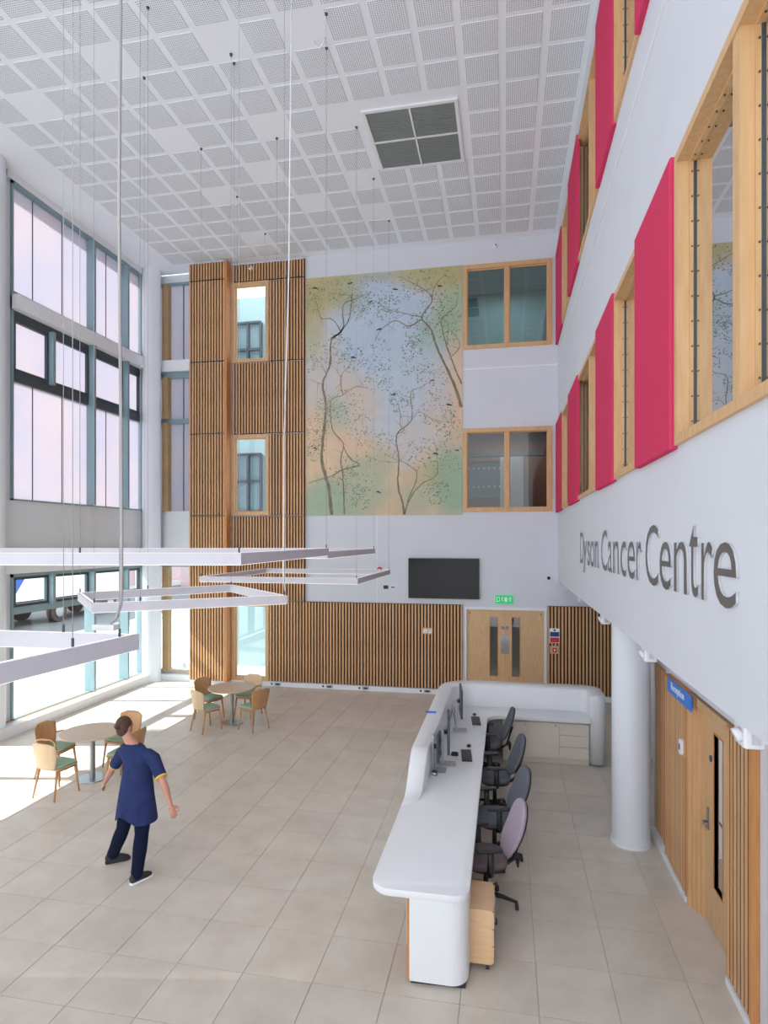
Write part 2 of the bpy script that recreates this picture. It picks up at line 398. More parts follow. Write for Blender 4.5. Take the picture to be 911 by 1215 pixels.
# ------------------------------------------------------------------ floor
TX, TY, OX, OY = .6225, .635, -4.10, 4.36
fl = bx('floor', M_grout, -9.9, 3.2, -3, 15.9, -.12, -.006); struct(fl)
tile = MB().prism([(.003, .003), (TX-.003, .003), (TX-.003, TY-.003), (.003, TY-.003)], -.012, 0, .0015).build('tile', M_tile, fl)
tme = tile.data; cells = []
for i in range(-9, 12):
    for j in range(-12, 18):
        x, y = OX+i*TX, OY+j*TY
        if x > 2.6 or x+TX < -9.7 or y+TY > 15.6: continue
        cells.append((x, y))
def seen(c):
    x, y = c[0]+TX/2, c[1]+TY/2; F = -x*SN+y*CS; R = x*CS+y*SN
    if F < 3: return 1e9
    u = 455.5+FPX*R/F; v = VY+FPX*CH/F
    return F if -60 < u < 960 and v < 1290 else 1e6+F
cells.sort(key=seen)
tile.location = Vector((cells[0][0], cells[0][1], 0))
for c in cells[1:300]: inst('tile', tme, (c[0], c[1], 0), fl)
mb = MB()
for x, y in cells[300:]: mb.prism([(x+.003, y+.003), (x+TX-.003, y+.003), (x+TX-.003, y+TY-.003), (x+.003, y+TY-.003)], -.012, 0)
tag(mb.build('far_tiles', M_tile, fl), kind='stuff')

# ------------------------------------------------------------------ ceiling
ce = bx('ceiling', M_ceil, -10.1, XR+.3, -5, YB+.3, ZC, ZC+.25); struct(ce)
pm = None; PW, PH = .50, .53
blank = {(-5.86, 8.4), (-3.98, 8.1), (-5.97, 10.32), (-4.15, 10.2), (-3.0, 8.6), (-4.34, 11.33), (-3.0, 10.3), (-3.0, 11.9), (-6.0, 12.0), (-4.3, 12.9), (-2.9, 13.3), (-7.4, 9.0), (-5.9, 13.6)}
for k in range(0, 16):
    for j in range(-4, 10):
        x, y = .61-.61*k, 8.655+.615*j
        if x-.02 < -.74 and x+PW+.02 > -2.42 and y < 11.70 and y+PH > 10.05: continue
        if any(x-.06 < a < x+PW+.06 and y-.04 < b < y+PH+.04 for a, b in blank): continue
        if pm is None:
            o = MB().box(0, PW, 0, PH, -.008, .002).build('perforated_panel', M_perf, ce); o.location = Vector((x, y, ZC)); pm = o.data
        else: inst('perforated_panel', pm, (x, y, ZC), ce)
v = thing('ceiling_vent', 'square four-panel grey air grille set in the white ceiling', 'vent', (-1.58, 10.93, ZC))
mb = MB()
x0, x1, y0, y1 = -2.33, -.83, 10.13, 11.70
for a in [(x0-.06, x0, y0-.06, y1+.06), (x1, x1+.06, y0-.06, y1+.06), (x0, x1, y0-.06, y0), (x0, x1, y1, y1+.06), (-1.595, -1.565, y0, y1), (x0, x1, 10.9, 10.93)]: mb.box(*a, ZC-.03, ZC)
mb.build('frame', M_trim, v, True)
for a in [(x0, -1.595), (-1.565, x1)]:
    for b in [(y0, 10.9), (10.93, y1)]:
        g = bx('grille_panel', M_grille, a[0], a[1], b[0], b[1], ZC-.012, ZC-.001, v)
        mb = MB(); n = 16
        for i in range(n):
            yy = b[0]+(i+.5)*(b[1]-b[0])/n; mb.box(a[0]+.01, a[1]-.01, yy-.008, yy+.008, ZC-.02, ZC-.012)
        mb.build('blade', M_grille, g, True)

# ------------------------------------------------------------------ back wall, mural, windows in it
BW = [(-1.02, 1.07, 4.43, 6.45), (-1.02, 1.07, 8.36, 10.40)]
TW = [(-7.0, -5.98, 8.36, 10.44), (-7.0, -5.98, 4.40, 6.48), (-7.0, -5.98, .12, 2.14)]
DR = (-.98, .94, 0, 2.15)
wb = wall_grid('y', YB, YB+.22, -8.06, 3.2, 0, ZC, BW+TW+[DR]).build('wall_back', M_white); struct(wb)
wp = struct(bx('wall_pier', M_white, -8.06, -7.06, 14.72, YB, 0, ZC))
sbox('trim_1', 'thin white ledge on the back wall between the two office windows', 'ledge', M_trim, -1.0, XR, YB-.03, YB, 7.86, 7.90)
sbox('trim_2', None, None, M_trim, -3.15, -3.13, YB-.006, YB, 2.2, 4.37)
sb = bx('baseboard_back', M_trim, -8.06, DR[0]-.06, 14.955, YB, 0, .115); struct(sb)
struct(bx('baseboard_back.001', M_trim, DR[1]+.06, 2.5, 14.955, YB, 0, .115))

def room_box(name, m, x0, x1, y0, y1, z0, z1, open_side):
    mb = MB(); t = .06
    S = {'x0': (x0-t, x0, y0, y1, z0, z1), 'x1': (x1, x1+t, y0, y1, z0, z1), 'y0': (x0, x1, y0-t, y0, z0, z1), 'y1': (x0, x1, y1, y1+t, z0, z1), 'z0': (x0, x1, y0, y1, z0-t, z0), 'z1': (x0, x1, y0, y1, z1, z1+t)}
    for k, b in S.items():
        if k not in open_side: mb.box(*b)
    return struct(mb.build(name, m), 'dim office room seen through the glass', None)
room_box('wall_office_upper', M_roomteal, -1.2, 1.15, YB+.24, YB+2.6, 8.1, 10.7, ('y0',))
room_box('wall_office_lower', M_roombrown, -1.2, 1.15, YB+.24, YB+2.6, 4.2, 6.7, ('y0',))

for nm, z, e in (('office_fill_upper', 10.6, 22), ('office_fill_lower', 6.6, 16)):  # unseen area lights added to brighten the rooms behind the back windows
    la = bpy.data.lights.new(nm, 'AREA'); la.energy = e; la.size = 1.2; la.color = (1, .95, .88) if z < 8 else (.9, 1, 1)
    lo = bpy.data.objects.new(nm, la); COL.objects.link(lo); lo.location = (0, YB+1.4, z)

def timber_window(name, label, h, Yf, fw, mull, glass, kind_wood=M_frame, depth=.14):
    """window in a wall of constant y: h = (x0,x1,z0,z1)"""
    x0, x1, z0, z1 = h
    t = thing(name, None, None, ((x0+x1)/2, Yf, z0), kind='structure'); t['label'] = label
    mb = MB(); a, b = Yf-.025, Yf+depth
    mb.box(x0, x0+fw, a, b, z0, z1); mb.box(x1-fw, x1, a, b, z0, z1); mb.box(x0+fw, x1-fw, a, b, z1-fw, z1); mb.box(x0+fw, x1-fw, a, b, z0, z0+fw)
    mb.build('window_frame', kind_wood, t, True)
    xs = [x0+fw]+[m for m in mull]+[x1-fw]
    for m in mull: bx('mullion', kind_wood, m-.05, m+.05, a+.005, b, z0+fw, z1-fw, t)
    for i in range(len(xs)-1):
        l = xs[i]+(.05 if i else 0); r = xs[i+1]-(.05 if i < len(xs)-2 else 0)
        p = bx('pane', glass, l, r, Yf+.07, Yf+.08, z0+fw, z1-fw, t)
        mb = MB(); q = .02
        for c in [(l, l+q, z0+fw, z1-fw), (r-q, r, z0+fw, z1-fw), (l+q, r-q, z0+fw, z0+fw+q), (l+q, r-q, z1-fw-q, z1-fw)]: mb.box(c[0], c[1], Yf+.045, Yf+.07, c[2], c[3])
        mb.build('bead', kind_wood, t, True)
    return t
timber_window('window_1', 'two-pane timber window high on the back wall beside the mural top', BW[1], YB, .10, [.03], G_dark)
timber_window('window_2', 'two-pane timber window on the back wall beside the mural bottom', BW[0], YB, .10, [.03], G_low)
of = thing('office_cabinet', 'tall grey cabinet with a teal pinboard seen through the lower office window', 'cabinet', (-.4, YB+2.0, 4.2))
bx('teal_board', M_roomdark, -1.1, .2, YB+1.9, YB+1.95, 4.9, 5.9, of); bx('carcass', M_wire, -.15, .45, YB+1.5, YB+1.95, 4.2, 5.95, of); bx('top_shelf', M_aludk, -1.1, 1.0, YB+1.7, YB+1.95, 6.0, 6.1, of)
mb = MB()
for i in range(9): mb.disc((-1.0+i*.14, YB+1.89, 5.7), .02, 'y', .01, 8).disc((-1.0+i*.14, YB+1.89, 5.2), .02, 'y', .01, 8)
tag(mb.build('pins', M_trim, of, True), kind='stuff')
timber_window('window_3', 'single tall timber window at the top of the slatted tower', TW[0], YB-.04, .09, [], G_cyan)
timber_window('window_4', 'single tall timber window halfway down the slatted tower', TW[1], YB-.04, .09, [], G_cyan)
timber_window('window_5', 'ground level timber window in the slatted tower behind the far table', TW[2], YB-.04, .09, [], G_cyan)
# window blocks seen through the tower windows: pale stair lobby with aluminium windows
lob = struct(MB().box(-8.95, -5.5, 17.2, 17.3, 0, ZC).build('wall_lobby', mat('lobby_cyan', (170, 190, 194), .7)))
struct(bx('floor_lobby', M_gnd, -8.95, -5.5, YB+.22, 17.2, -.1, 0))
for z0 in (4.6, 8.5):
    mb = MB()
    for x in (-7.9, -7.5, -7.1): mb.box(x-.03, x+.03, 17.08, 17.2, z0, z0+1.7)
    for z in (z0, z0+.9, z0+1.7): mb.box(-7.9, -7.1, 17.08, 17.2, z-.03, z+.03)
    mb.build('window_bars', M_aludk, lob)

mu = thing('mural', 'tall pastel painted mural of bare branching trees, leaves and birds', 'mural', (-3.02, YB, 4.37))
bx('canvas', M_mural, -5.0, -1.03, YB-.022, YB, 4.37, 10.41, mu)
def mp(a, b): return at_y(350+a/3.795, 300+b/3.795, YB-.024)
def ribbon(mb, pts, w0, w1, y=YB-.0235):
    P = [mp(*p) for p in pts]
    Q = []
    for i in range(len(P)-1):                      # smooth subdivide with a little wobble
        n = max(2, int((P[i+1]-P[i]).length/.07))
        for k in range(n):
            t = k/n; pm1 = P[max(i-1, 0)]; p2 = P[min(i+2, len(P)-1)]
            c = .5*((2*P[i])+(P[i+1]-pm1)*t+(2*pm1-5*P[i]+4*P[i+1]-p2)*t*t+(3*P[i]-pm1-3*P[i+1]+p2)*t**3)
            Q.append(c+Vector((random.uniform(-.008, .008), 0, random.uniform(-.008, .008))))
    Q.append(P[-1]); n = len(Q); vs = []
    for i, q in enumerate(Q):
        t = (Q[min(i+1, n-1)]-Q[max(i-1, 0)]).normalized(); nn = Vector((-t.z, 0, t.x)); ww = (w0+(w1-w0)*i/(n-1))*.34*random.uniform(.85, 1.15)
        for yy in (y-.003, y+.003): vs += [(q.x+nn.x*ww, yy, q.z+nn.z*ww), (q.x-nn.x*ww, yy, q.z-nn.z*ww)]
    fs = []
    for i in range(n-1):
        a = 4*i; b = a+4; fs += [(a, a+1, b+1, b), (a+2, b+2, b+3, a+3), (a, b, b+2, a+2), (a+1, a+3, b+3, b+1)]
    mb.add(vs, fs); return Q
trees = [
 [([(165, 1178), (150, 1050), (120, 930), (130, 800), (140, 680), (125, 590), (158, 500), (162, 400), (210, 350), (245, 290), (257, 180)], .13, .03),
  ([(162, 385), (215, 340), (218, 235), (280, 205), (345, 175)], .06, .015), ([(205, 355), (170, 300), (115, 290), (95, 215), (85, 180)], .04, .012),
  ([(257, 190), (200, 185), (150, 180)], .02, .01), ([(125, 595), (90, 580), (60, 570)], .02, .008), ([(140, 550), (120, 500), (80, 460)], .02, .008)],
 [([(222, 1175), (215, 1000), (205, 930), (218, 860), (170, 800), (160, 720), (165, 660), (215, 640), (265, 605), (330, 608)], .06, .012),
  ([(170, 1005), (215, 975), (290, 955), (245, 925), (218, 870)], .06, .03), ([(215, 640), (205, 560), (235, 520), (262, 480)], .03, .01), ([(60, 1040), (110, 1020), (170, 1005)], .015, .03),
  ([(205, 560), (180, 520), (150, 500)], .015, .008)],
 [([(492, 1178), (482, 1120), (462, 1040), (468, 930), (458, 820), (525, 750), (522, 630), (560, 608), (610, 580)], .07, .015),
  ([(492, 1175), (515, 1110), (570, 1040), (638, 1000), (640, 930), (630, 860)], .05, .012), ([(505, 1120), (550, 1000), (500, 950), (430, 920), (405, 905)], .04, .012),
  ([(460, 815), (490, 800), (490, 790)], .03, .02), ([(525, 750), (560, 715), (620, 750), (710, 765)], .02, .008), ([(475, 790), (470, 700), (445, 650)], .02, .008), ([(468, 940), (400, 940), (330, 920)], .015, .008)],
 [([(748, 695), (715, 590), (640, 430), (610, 340), (570, 290), (615, 220), (600, 180), (540, 140), (470, 110)], .11, .015),
  ([(570, 300), (510, 330), (450, 305), (385, 350), (360, 400)], .05, .012), ([(575, 290), (480, 270), (420, 255), (360, 215)], .035, .012), ([(615, 215), (630, 150), (680, 90)], .03, .01)],
 [([(750, 590), (720, 520), (680, 410), (662, 300), (720, 245), (735, 180)], .06, .012), ([(700, 470), (738, 430), (735, 390), (690, 340)], .03, .012), ([(680, 420), (690, 330), (660, 290)], .025, .015)],
]
for tr in trees:
    mb = MB(); segs = []
    for pts, a, b in tr: segs.append(ribbon(mb, pts, a, b))
    for Q in segs:                                 # twigs
        for q in Q[len(Q)//3::3]:
            ang = random.uniform(0, 2*PI); l = random.uniform(.12, .42)
            e = q+Vector((math.cos(ang)*l, 0, math.sin(ang)*l))
            if not (-4.96 < e.x < -1.07 and 4.42 < e.z < 10.35): continue
            nn = Vector((-math.sin(ang), 0, math.cos(ang)))*.006
            yy = YB-.0255; mb.add([(q.x+nn.x, yy, q.z+nn.z), (q.x-nn.x, yy, q.z-nn.z), (e.x, yy, e.z)], [(0, 1, 2)])
    mb.build('painted_tree', M_bark, mu, True)
for nm, m_, cnt in (('painted_leaves', M_leafd, 1500), ('painted_leaves', M_leafm, 1500)):
    mb = MB()
    cl = [(mp(*c), r) for c, r in [((110, 180), .5), ((60, 220), .35), ((250, 150), .45), ((310, 260), .3), ((330, 190), .35), ((600, 120), .6), ((680, 110), .5), ((500, 110), .45), ((640, 250), .3), ((540, 500), .3), ((370, 470), .35), ((255, 480), .25), ((80, 470), .3), ((190, 430), .3), ((230, 700), .35), ((95, 800), .3), ((300, 800), .3), ((270, 1000), .4), ((90, 890), .2), ((620, 560), .3), ((640, 700), .35), ((700, 900), .4), ((570, 900), .3), ((560, 340), .3), ((720, 330), .35), ((390, 870), .35), ((290, 1100), .25), ((640, 1080), .25), ((530, 420), .2), ((480, 660), .25), ((200, 1020), .3), ((380, 560), .3), ((700, 780), .3), ((420, 250), .25), ((150, 700), .25)]]
    for i in range(cnt):
        c, r = random.choice(cl); a = random.uniform(0, 2*PI); rr = r*random.random()**.6*1.35
        x, z = c.x+math.cos(a)*rr, c.z+math.sin(a)*rr
        if not (-4.96 < x < -1.07 and 4.42 < z < 10.37): continue
        b = random.uniform(0, PI); L_, W_ = random.uniform(.018, .042), random.uniform(.007, .013); yy = YB-.0245-random.random()*.001
        ca, sa = math.cos(b), math.sin(b)
        mb.add([(x-ca*L_, yy, z-sa*L_), (x+sa*W_, yy, z-ca*W_), (x+ca*L_, yy, z+sa*L_), (x-sa*W_, yy, z+ca*W_)], [(0, 1, 2, 3)])
    tag(mb.build(nm, m_, mu, True, fix=False), kind='stuff')
for (a, b) in [(262, 472), (342, 220), (90, 160), (620, 575), (450, 165), (692, 685), (375, 1078), (632, 905), (728, 890), (250, 138), (90, 880), (650, 150), (445, 638), (380, 345)]:
    p = mp(a, b); s_ = random.uniform(.035, .065); k = random.choice((-1, 1)); yy = YB-.026; mb = MB()
    pts = [(-1, .1), (-.5, .35), (0, .35), (.2, .9), (.45, .3), (.9, .5), (1.25, .35), (.9, .15), (.4, -.2), (-.3, -.2), (-1.6, -.5)]
    mb.add([(p.x+k*x*s_, yy-d, p.z+z*s_) for d in (0, .003) for x, z in pts], [tuple(range(11)), tuple(range(11, 22))[::-1]]+[(i, (i+1) % 11, 11+(i+1) % 11, 11+i) for i in range(11)])
    mb.build('painted_bird', M_bird, mu, True)

# ------------------------------------------------------------------ slatted timber panels
PITCH, SWD, SDP = .0795, .044, .032
SLM = {}
SDX = .012; SWX = .038
def slat_mesh(h, axis='y'):
    k = (round(h, 3), axis)
    if k not in SLM:
        mb = MB(); b = .004
        if axis == 'y': mb.prism([(0, SDP), (0, b), (b, 0), (SWD-b, 0), (SWD, b), (SWD, SDP)], 0, h)
        else: mb.prism([(SDX, 0), (b, 0), (0, b), (0, SWX-b), (b, SWX), (SDX, SWX)], 0, h)
        o = mb.build('slat', M_slat); SLM[k] = o.data; bpy.data.objects.remove(o)
    return SLM[k]
def slat_panel(label, x0, x1, z0, z1, Y=14.94, yback=YB, edge=True):
    t = thing('slatted_panel', label, 'wall panel', ((x0+x1)/2, Y, z0))
    bx('backing', M_slatb, x0, x1, Y+SDP-.002, yback-.002, z0, z1, t)
    n = int(round((x1-x0+(PITCH-SWD))/PITCH)); p = (x1-x0-SWD)/(n-1) if n > 1 else 0
    me = slat_mesh(z1-z0-.02)
    for i in range(n): inst('slat', me, (x0+i*p, Y, z0+.01), t)
    return t
JZ = [.13, 2.19, 4.38, 6.49, 8.35, 10.45, ZC-.06]
names = ['bottom', 'second from the floor', 'third from the floor', 'fourth from the floor', 'fifth from the floor', 'topmost short']
for i in range(6):
    slat_panel('oak slatted panel, %s on the projecting pier by the corner window' % names[i], -8.05, -7.07, JZ[i]+.006, JZ[i+1]-.006, Y=14.66, yback=14.72)
bx('pier_edge', M_oakd, -7.065, -7.0, 14.65, 14.95, .12, ZC-.06, wp)
wx0, tx0, tx1 = -6.97, -5.95, -5.03
slat_panel('long low oak slatted panel on the back wall under the television', tx0, -1.03, .13, 2.19)
slat_panel('short oak slatted panel over the ground level tower window, below the middle window', wx0, tx1, 2.205, 4.37)
slat_panel('narrow oak slatted panel right of the middle tower window', tx0, tx1, 4.39, 6.48)
slat_panel('wide oak slatted panel between the two upper tower windows', wx0, tx1, 6.505, 8.34)
slat_panel('narrow oak slatted panel right of the top tower window', tx0, tx1, 8.36, 10.44)
slat_panel('shallow oak slatted strip above the top tower window', wx0, tx1, 10.46, ZC-.06)
slat_panel('oak slatted panel right of the double doors', .965, 2.42, .13, 2.20)
bx('panel_edge', M_slatb, -5.03, -5.015, 14.93, YB-.001, 2.19, ZC-.05, wp)

# ------------------------------------------------------------------ double door
d1 = thing('door_1', None, None, (-.02, YB, 0), kind='structure'); d1['label'] = 'pale oak double doors with narrow vision panels under the exit sign'
mb = MB(); mb.box(-.98, -.93, YB-.03, YB+.15, 0, 2.15).box(.89, .94, YB-.03, YB+.15, 0, 2.15).box(-.93, .89, YB-.03, YB+.15, 2.08, 2.15)
mb.build('door_frame', M_trim, d1, True)
for s_, a, b, va, vb in ((0, -.925, -.022, -.375, -.195), (1, -.018, .885, .145, .325)):
    mb = wall_grid('y', YB+.02, YB+.065, a, b, .01, 2.075, [(va, vb, .50, 1.90)])
    lf = mb.build('door_leaf', M_oak, d1, True)
    bx('vision_panel', G_dark, va, vb, YB+.035, YB+.045, .50, 1.90, lf)
    mb = MB()
    for c in [(va-.012, va, .488, 1.912), (vb, vb+.012, .488, 1.912), (va, vb, .488, .5), (va, vb, 1.9, 1.912)]: mb.box(c[0], c[1], YB+.012, YB+.03, c[2], c[3])
    mb.build('bead', M_oakd, lf, True)
    px_ = -.07 if s_ == 0 else .03
    bx('push_plate', M_steel, px_-.045, px_+.045, YB+.014, YB+.02, 1.03, 1.48, lf)
    o = MB().disc((px_, YB+.014, 1.65), .035, 'y', .008).build('roundel', M_navyd, lf, True)
    bx('roundel_bar', M_signw, px_-.022, px_+.022, YB+.006, YB+.01, 1.643, 1.657, lf)
    MB().disc((-.86 if s_ == 0 else .82, YB+.014, 1.99), .018, 'y', .01).build('hinge_pin', M_aludk, lf, True)
struct(bx('wall_corridor', M_roombrown, -1.1, 1.1, YB+2.0, YB+2.1, 0, 2.4))
struct(bx('wall_corridor.001', M_roomdark, -1.2, -1.1, YB+.22, YB+2.1, 0, 2.4)); struct(bx('wall_corridor.002', M_roomdark, 1.1, 1.2, YB+.22, YB+2.1, 0, 2.4)); struct(bx('ceiling_corridor', M_roomdark, -1.1, 1.1, YB+.22, YB+2.1, 2.4, 2.5))

# ------------------------------------------------------------------ right wall (upper floors)
PAN = [(4.70, 5.93), (7.16, 8.42), (10.60, 12.07), (13.62, 14.97)]
WIN = [(2.25, 4.68), (5.95, 7.22), (8.50, 10.86), (12.15, 13.58)]
ROWS = [(4.42, 6.46), (8.36, 10.44)]
holes = [(a+.0, b-.0, z0, z1) for z0, z1 in ROWS for a, b in WIN]
wr = wall_grid('x', XR, XR+.25, -5, YB+.22, SF, ZC, holes).build('wall_right', M_white); struct(wr)
struct(bx('trim_3', M_trim, XR-.012, XR, -1, YB-.03, 7.86, 7.885))
room_box('wall_office_side', M_roompale, XR+.27, XR+3.4, 1.5, 14.9, 4.1, 6.9, ('x0',))
room_box('wall_office_side.001', M_roompale, XR+.27, XR+3.4, 1.5, 14.9, 8.1, 10.8, ('x0',))
scr = None
wn = 6
ORD = ['nearest the camera', 'second from the camera', 'third from the camera', 'farthest, by the back corner']
for r, (z0, z1) in enumerate(ROWS):
    for i, (a, b) in enumerate(WIN):
        t = thing('window_%d' % wn, None, None, (XR, (a+b)/2, z0), kind='structure'); wn += 1
        t['label'] = 'timber-framed office window on the right wall, %s row, %s' % (('lower', 'upper')[r], ORD[i])
        fw = .065; mb = MB(); x0, x1 = XR-.03, XR+.05
        mb.box(x0, x1, a, a+fw, z0, z1).box(x0, x1, b-fw, b, z0, z1).box(x0, x1, a+fw, b-fw, z0, z0+fw).box(x0, x1, a+fw, b-fw, z1-fw, z1)
        mb.build('window_frame', M_frame, t, True)
        # sub-frame a little back, carrying the screws
        sw = .045; mb = MB(); x2, x3 = XR+.035, XR+.10
        ms = [3.51] if i == 0 else ([9.3] if i == 2 else [])
        eds = [a+fw]+ms+[b-fw]
        for q in ms: bx('mullion', M_frame, XR-.02, XR+.12, q-.05, q+.05, z0+fw, z1-fw, t)
        for k in range(len(eds)-1):
            l = eds[k]+(.05 if k else 0); rr = eds[k+1]-(.05 if k < len(eds)-2 else 0)
            mb.box(XR+.035, x3, l, l+.02, z0+fw, z1-fw).box(XR+.05, x3, rr-.02, rr, z0+fw, z1-fw).box(XR+.05, x3, l+.02, rr-.02, z1-fw-.02, z1-fw).box(XR+.05, x3, l+.02, rr-.02, z0+fw, z0+fw+.02)
            bx('pane', G_off, XR+.085, XR+.093, l+.02, rr-.02, z0+fw+.02, z1-fw-.02, t)
            tag(MB().box(XR+.075, XR+.085, rr-.028, rr-.02, z0+fw+.02, z1-fw-.02).build('gasket', M_aludk, t, True))
            if i < 2:
                # screw heads on the reveal that faces the camera (far jamb) and, nearest window, along the head
                n = 11
                for s_ in range(n):
                    zz = z0+fw+.09+(z1-z0-2*fw-.18)*s_/(n-1)
                    if scr is None:
                        o = MB().disc((0, 0, 0), .006, 'y', .006, 8).build('screw', M_screw, t); scr = o.data; o.location = Vector((XR+.065, rr-.023, zz))-origin(t)
                    else: inst('screw', scr, (XR+.065, rr-.023, zz), t)
                    pass
                if i == 0:
                    for s_ in range(7): inst('screw', scr, (XR+.065, l+.1+(rr-l-.2)*s_/6, z1-fw-.023), t, rot=(PI/2, 0, 0))
        mb.build('reveal', M_frame, t, True)
    for i, (a, b) in enumerate(PAN):
        t = thing('acoustic_panel', 'crimson fabric acoustic panel on the right wall, %s row, %s' % (('lower', 'upper')[r], ORD[i]), 'acoustic panel', (XR, (a+b)/2, z0), group='crimson acoustic panels')
        mb = MB()
        xa, xb, e = XR-.055, XR-.002, .008
        Z0, Z1 = z0-.02, z1+.02
        mb.add([(xa, a+e, Z0+e), (xa, b-e, Z0+e), (xa, b-e, Z1-e), (xa, a+e, Z1-e), (xa+e, a, Z0), (xa+e, b, Z0), (xa+e, b, Z1), (xa+e, a, Z1), (xb, a, Z0), (xb, b, Z0), (xb, b, Z1), (xb, a, Z1)],
               [(0, 1, 2, 3), (0, 4, 5, 1), (1, 5, 6, 2), (2, 6, 7, 3), (3, 7, 4, 0), (4, 8, 9, 5), (5, 9, 10, 6), (6, 10, 11, 7), (7, 11, 8, 4), (8, 11, 10, 9)])
        mb.build('fabric_face', M_red, t, True)
# soffit and lower right wall
struct(bx('ceiling_soffit', M_white, XR+.25, 2.62, -3, YB, SF+.0, SF+.12))
XW, XS, XD = 1.89, 1.83, 1.95
YD0, YD1 = 5.70, 6.64
wlr = wall_grid('x', XW, XW+.2, -3, 8.5, 0, SF, [(YD0-.06, YD1+.22, 0, 2.19)]).build('wall_right_lower', M_white); struct(wlr)
struct(bx('wall_right_far', M_white, 2.46, 2.62, 8.5, YB, 0, SF)); struct(bx('wall_right_return', M_white, XW, 2.62, 8.45, 8.55, 0, SF))
def slat_panel_x(label, y0, y1, z0, z1, X, xback):
    t = thing('slatted_panel', label, 'wall panel', (X, (y0+y1)/2, z0))
    bx('backing', M_slatb, X+SDX-.001, xback, y0, y1, z0, z1, t)
    n = int(round((y1-y0+(PITCH-SWX))/PITCH)); p = (y1-y0-SWX)/(n-1)
    me = slat_mesh(z1-z0-.02, 'x')
    for i in range(n): inst('slat', me, (X, y0+i*p, z0+.01), t)
    bx('top_cap', M_oakd, X-.004, xback, y0, y1, z1, z1+.02, t)
    bx('end_board', M_oakd, X-.006, xback, y0-.024, y0-.002, z0-.0, z1+.02, t)
    return t
slat_panel_x('oak slatted panel with the blue reception sign, right of the round column', 6.86, 7.72, .07, 2.17, XS, XW-.002)
slat_panel_x('oak slatted panel at the right edge, nearer than the single door', 5.15, 5.665, .07, 2.17, XS, XW-.002)
slat_panel_x('narrow set-back oak slatted panel just behind the round column', 7.95, 8.44, .07, 2.17, XS+.05, XW-.002)
struct(bx('baseboard_right', M_trim, XS-.01, XW, 6.86, 8.44, 0, .07)); struct(bx('baseboard_right.001', M_trim, XS-.01, XW, 5.13, 5.665, 0, .07))
struct(bx('baseboard_right.002', M_trim, XW-.012, XW, -2, 5.12, 0, .09))
# single door
d2 = thing('door_2', None, None, (XD, 6.2, 0), kind='structure'); d2['label'] = 'oak door with long glass slot in the right wall beside the reception sign'
mb = MB()
for k in range(4): mb.box(XW-.055+k*.028, XD+.06, YD1+.20-k*.05-.05, YD1+.20-k*.05, 0, 2.17)
mb.box(XW-.03, XD+.06, YD0-.05, YD0, 0, 2.17).box(XW-.02, XD+.06, YD0, YD1, 2.09, 2.17)
mb.build('door_frame', M_frame, d2, True)
lf = wall_grid('x', XD, XD+.045, YD0, YD1, .01, 2.085, [(6.13, 6.37, .44, 1.90)]).build('door_leaf', M_oak, d2, True)
bx('vision_panel', G_off, XD+.018, XD+.026, 6.13, 6.37, .44, 1.90, lf)
mb = MB()
for c in [(6.115, 6.13, .425, 1.915), (6.37, 6.385, .425, 1.915), (6.13, 6.37, .425, .44), (6.13, 6.37, 1.90, 1.915)]: mb.box(XD-.006, XD+.03, c[0], c[1], c[2], c[3])
mb.build('bead', M_oakd, lf, True)
hd = MB().prism(rrect(-.022, .022, -.11, .11, .02), 0, .012).map(lambda p: Vector((XD-.012+p.z, 6.54+p.x, 1.02+p.y))).build('door_handle', M_steel, lf, True)
MB().tube([(XD-.01, 6.54, .99), (XD-.055, 6.54, .99), (XD-.06, 6.50, .99), (XD-.06, 6.42, .985)], .011, 10).build('lever', M_steel, hd, True)
MB().disc((XD-.004, 6.46, 1.635), .032, 'x', .008).build('roundel', M_navyd, lf, True)
MB().disc((XD-.004, 5.92, 1.555), .03, 'x', .008).build('roundel', M_navyd, lf, True)
room_box('wall_side_room', M_roompale, XW+.22, 3.1, 5.4, 7.2, 0, 2.5, ('x0',))

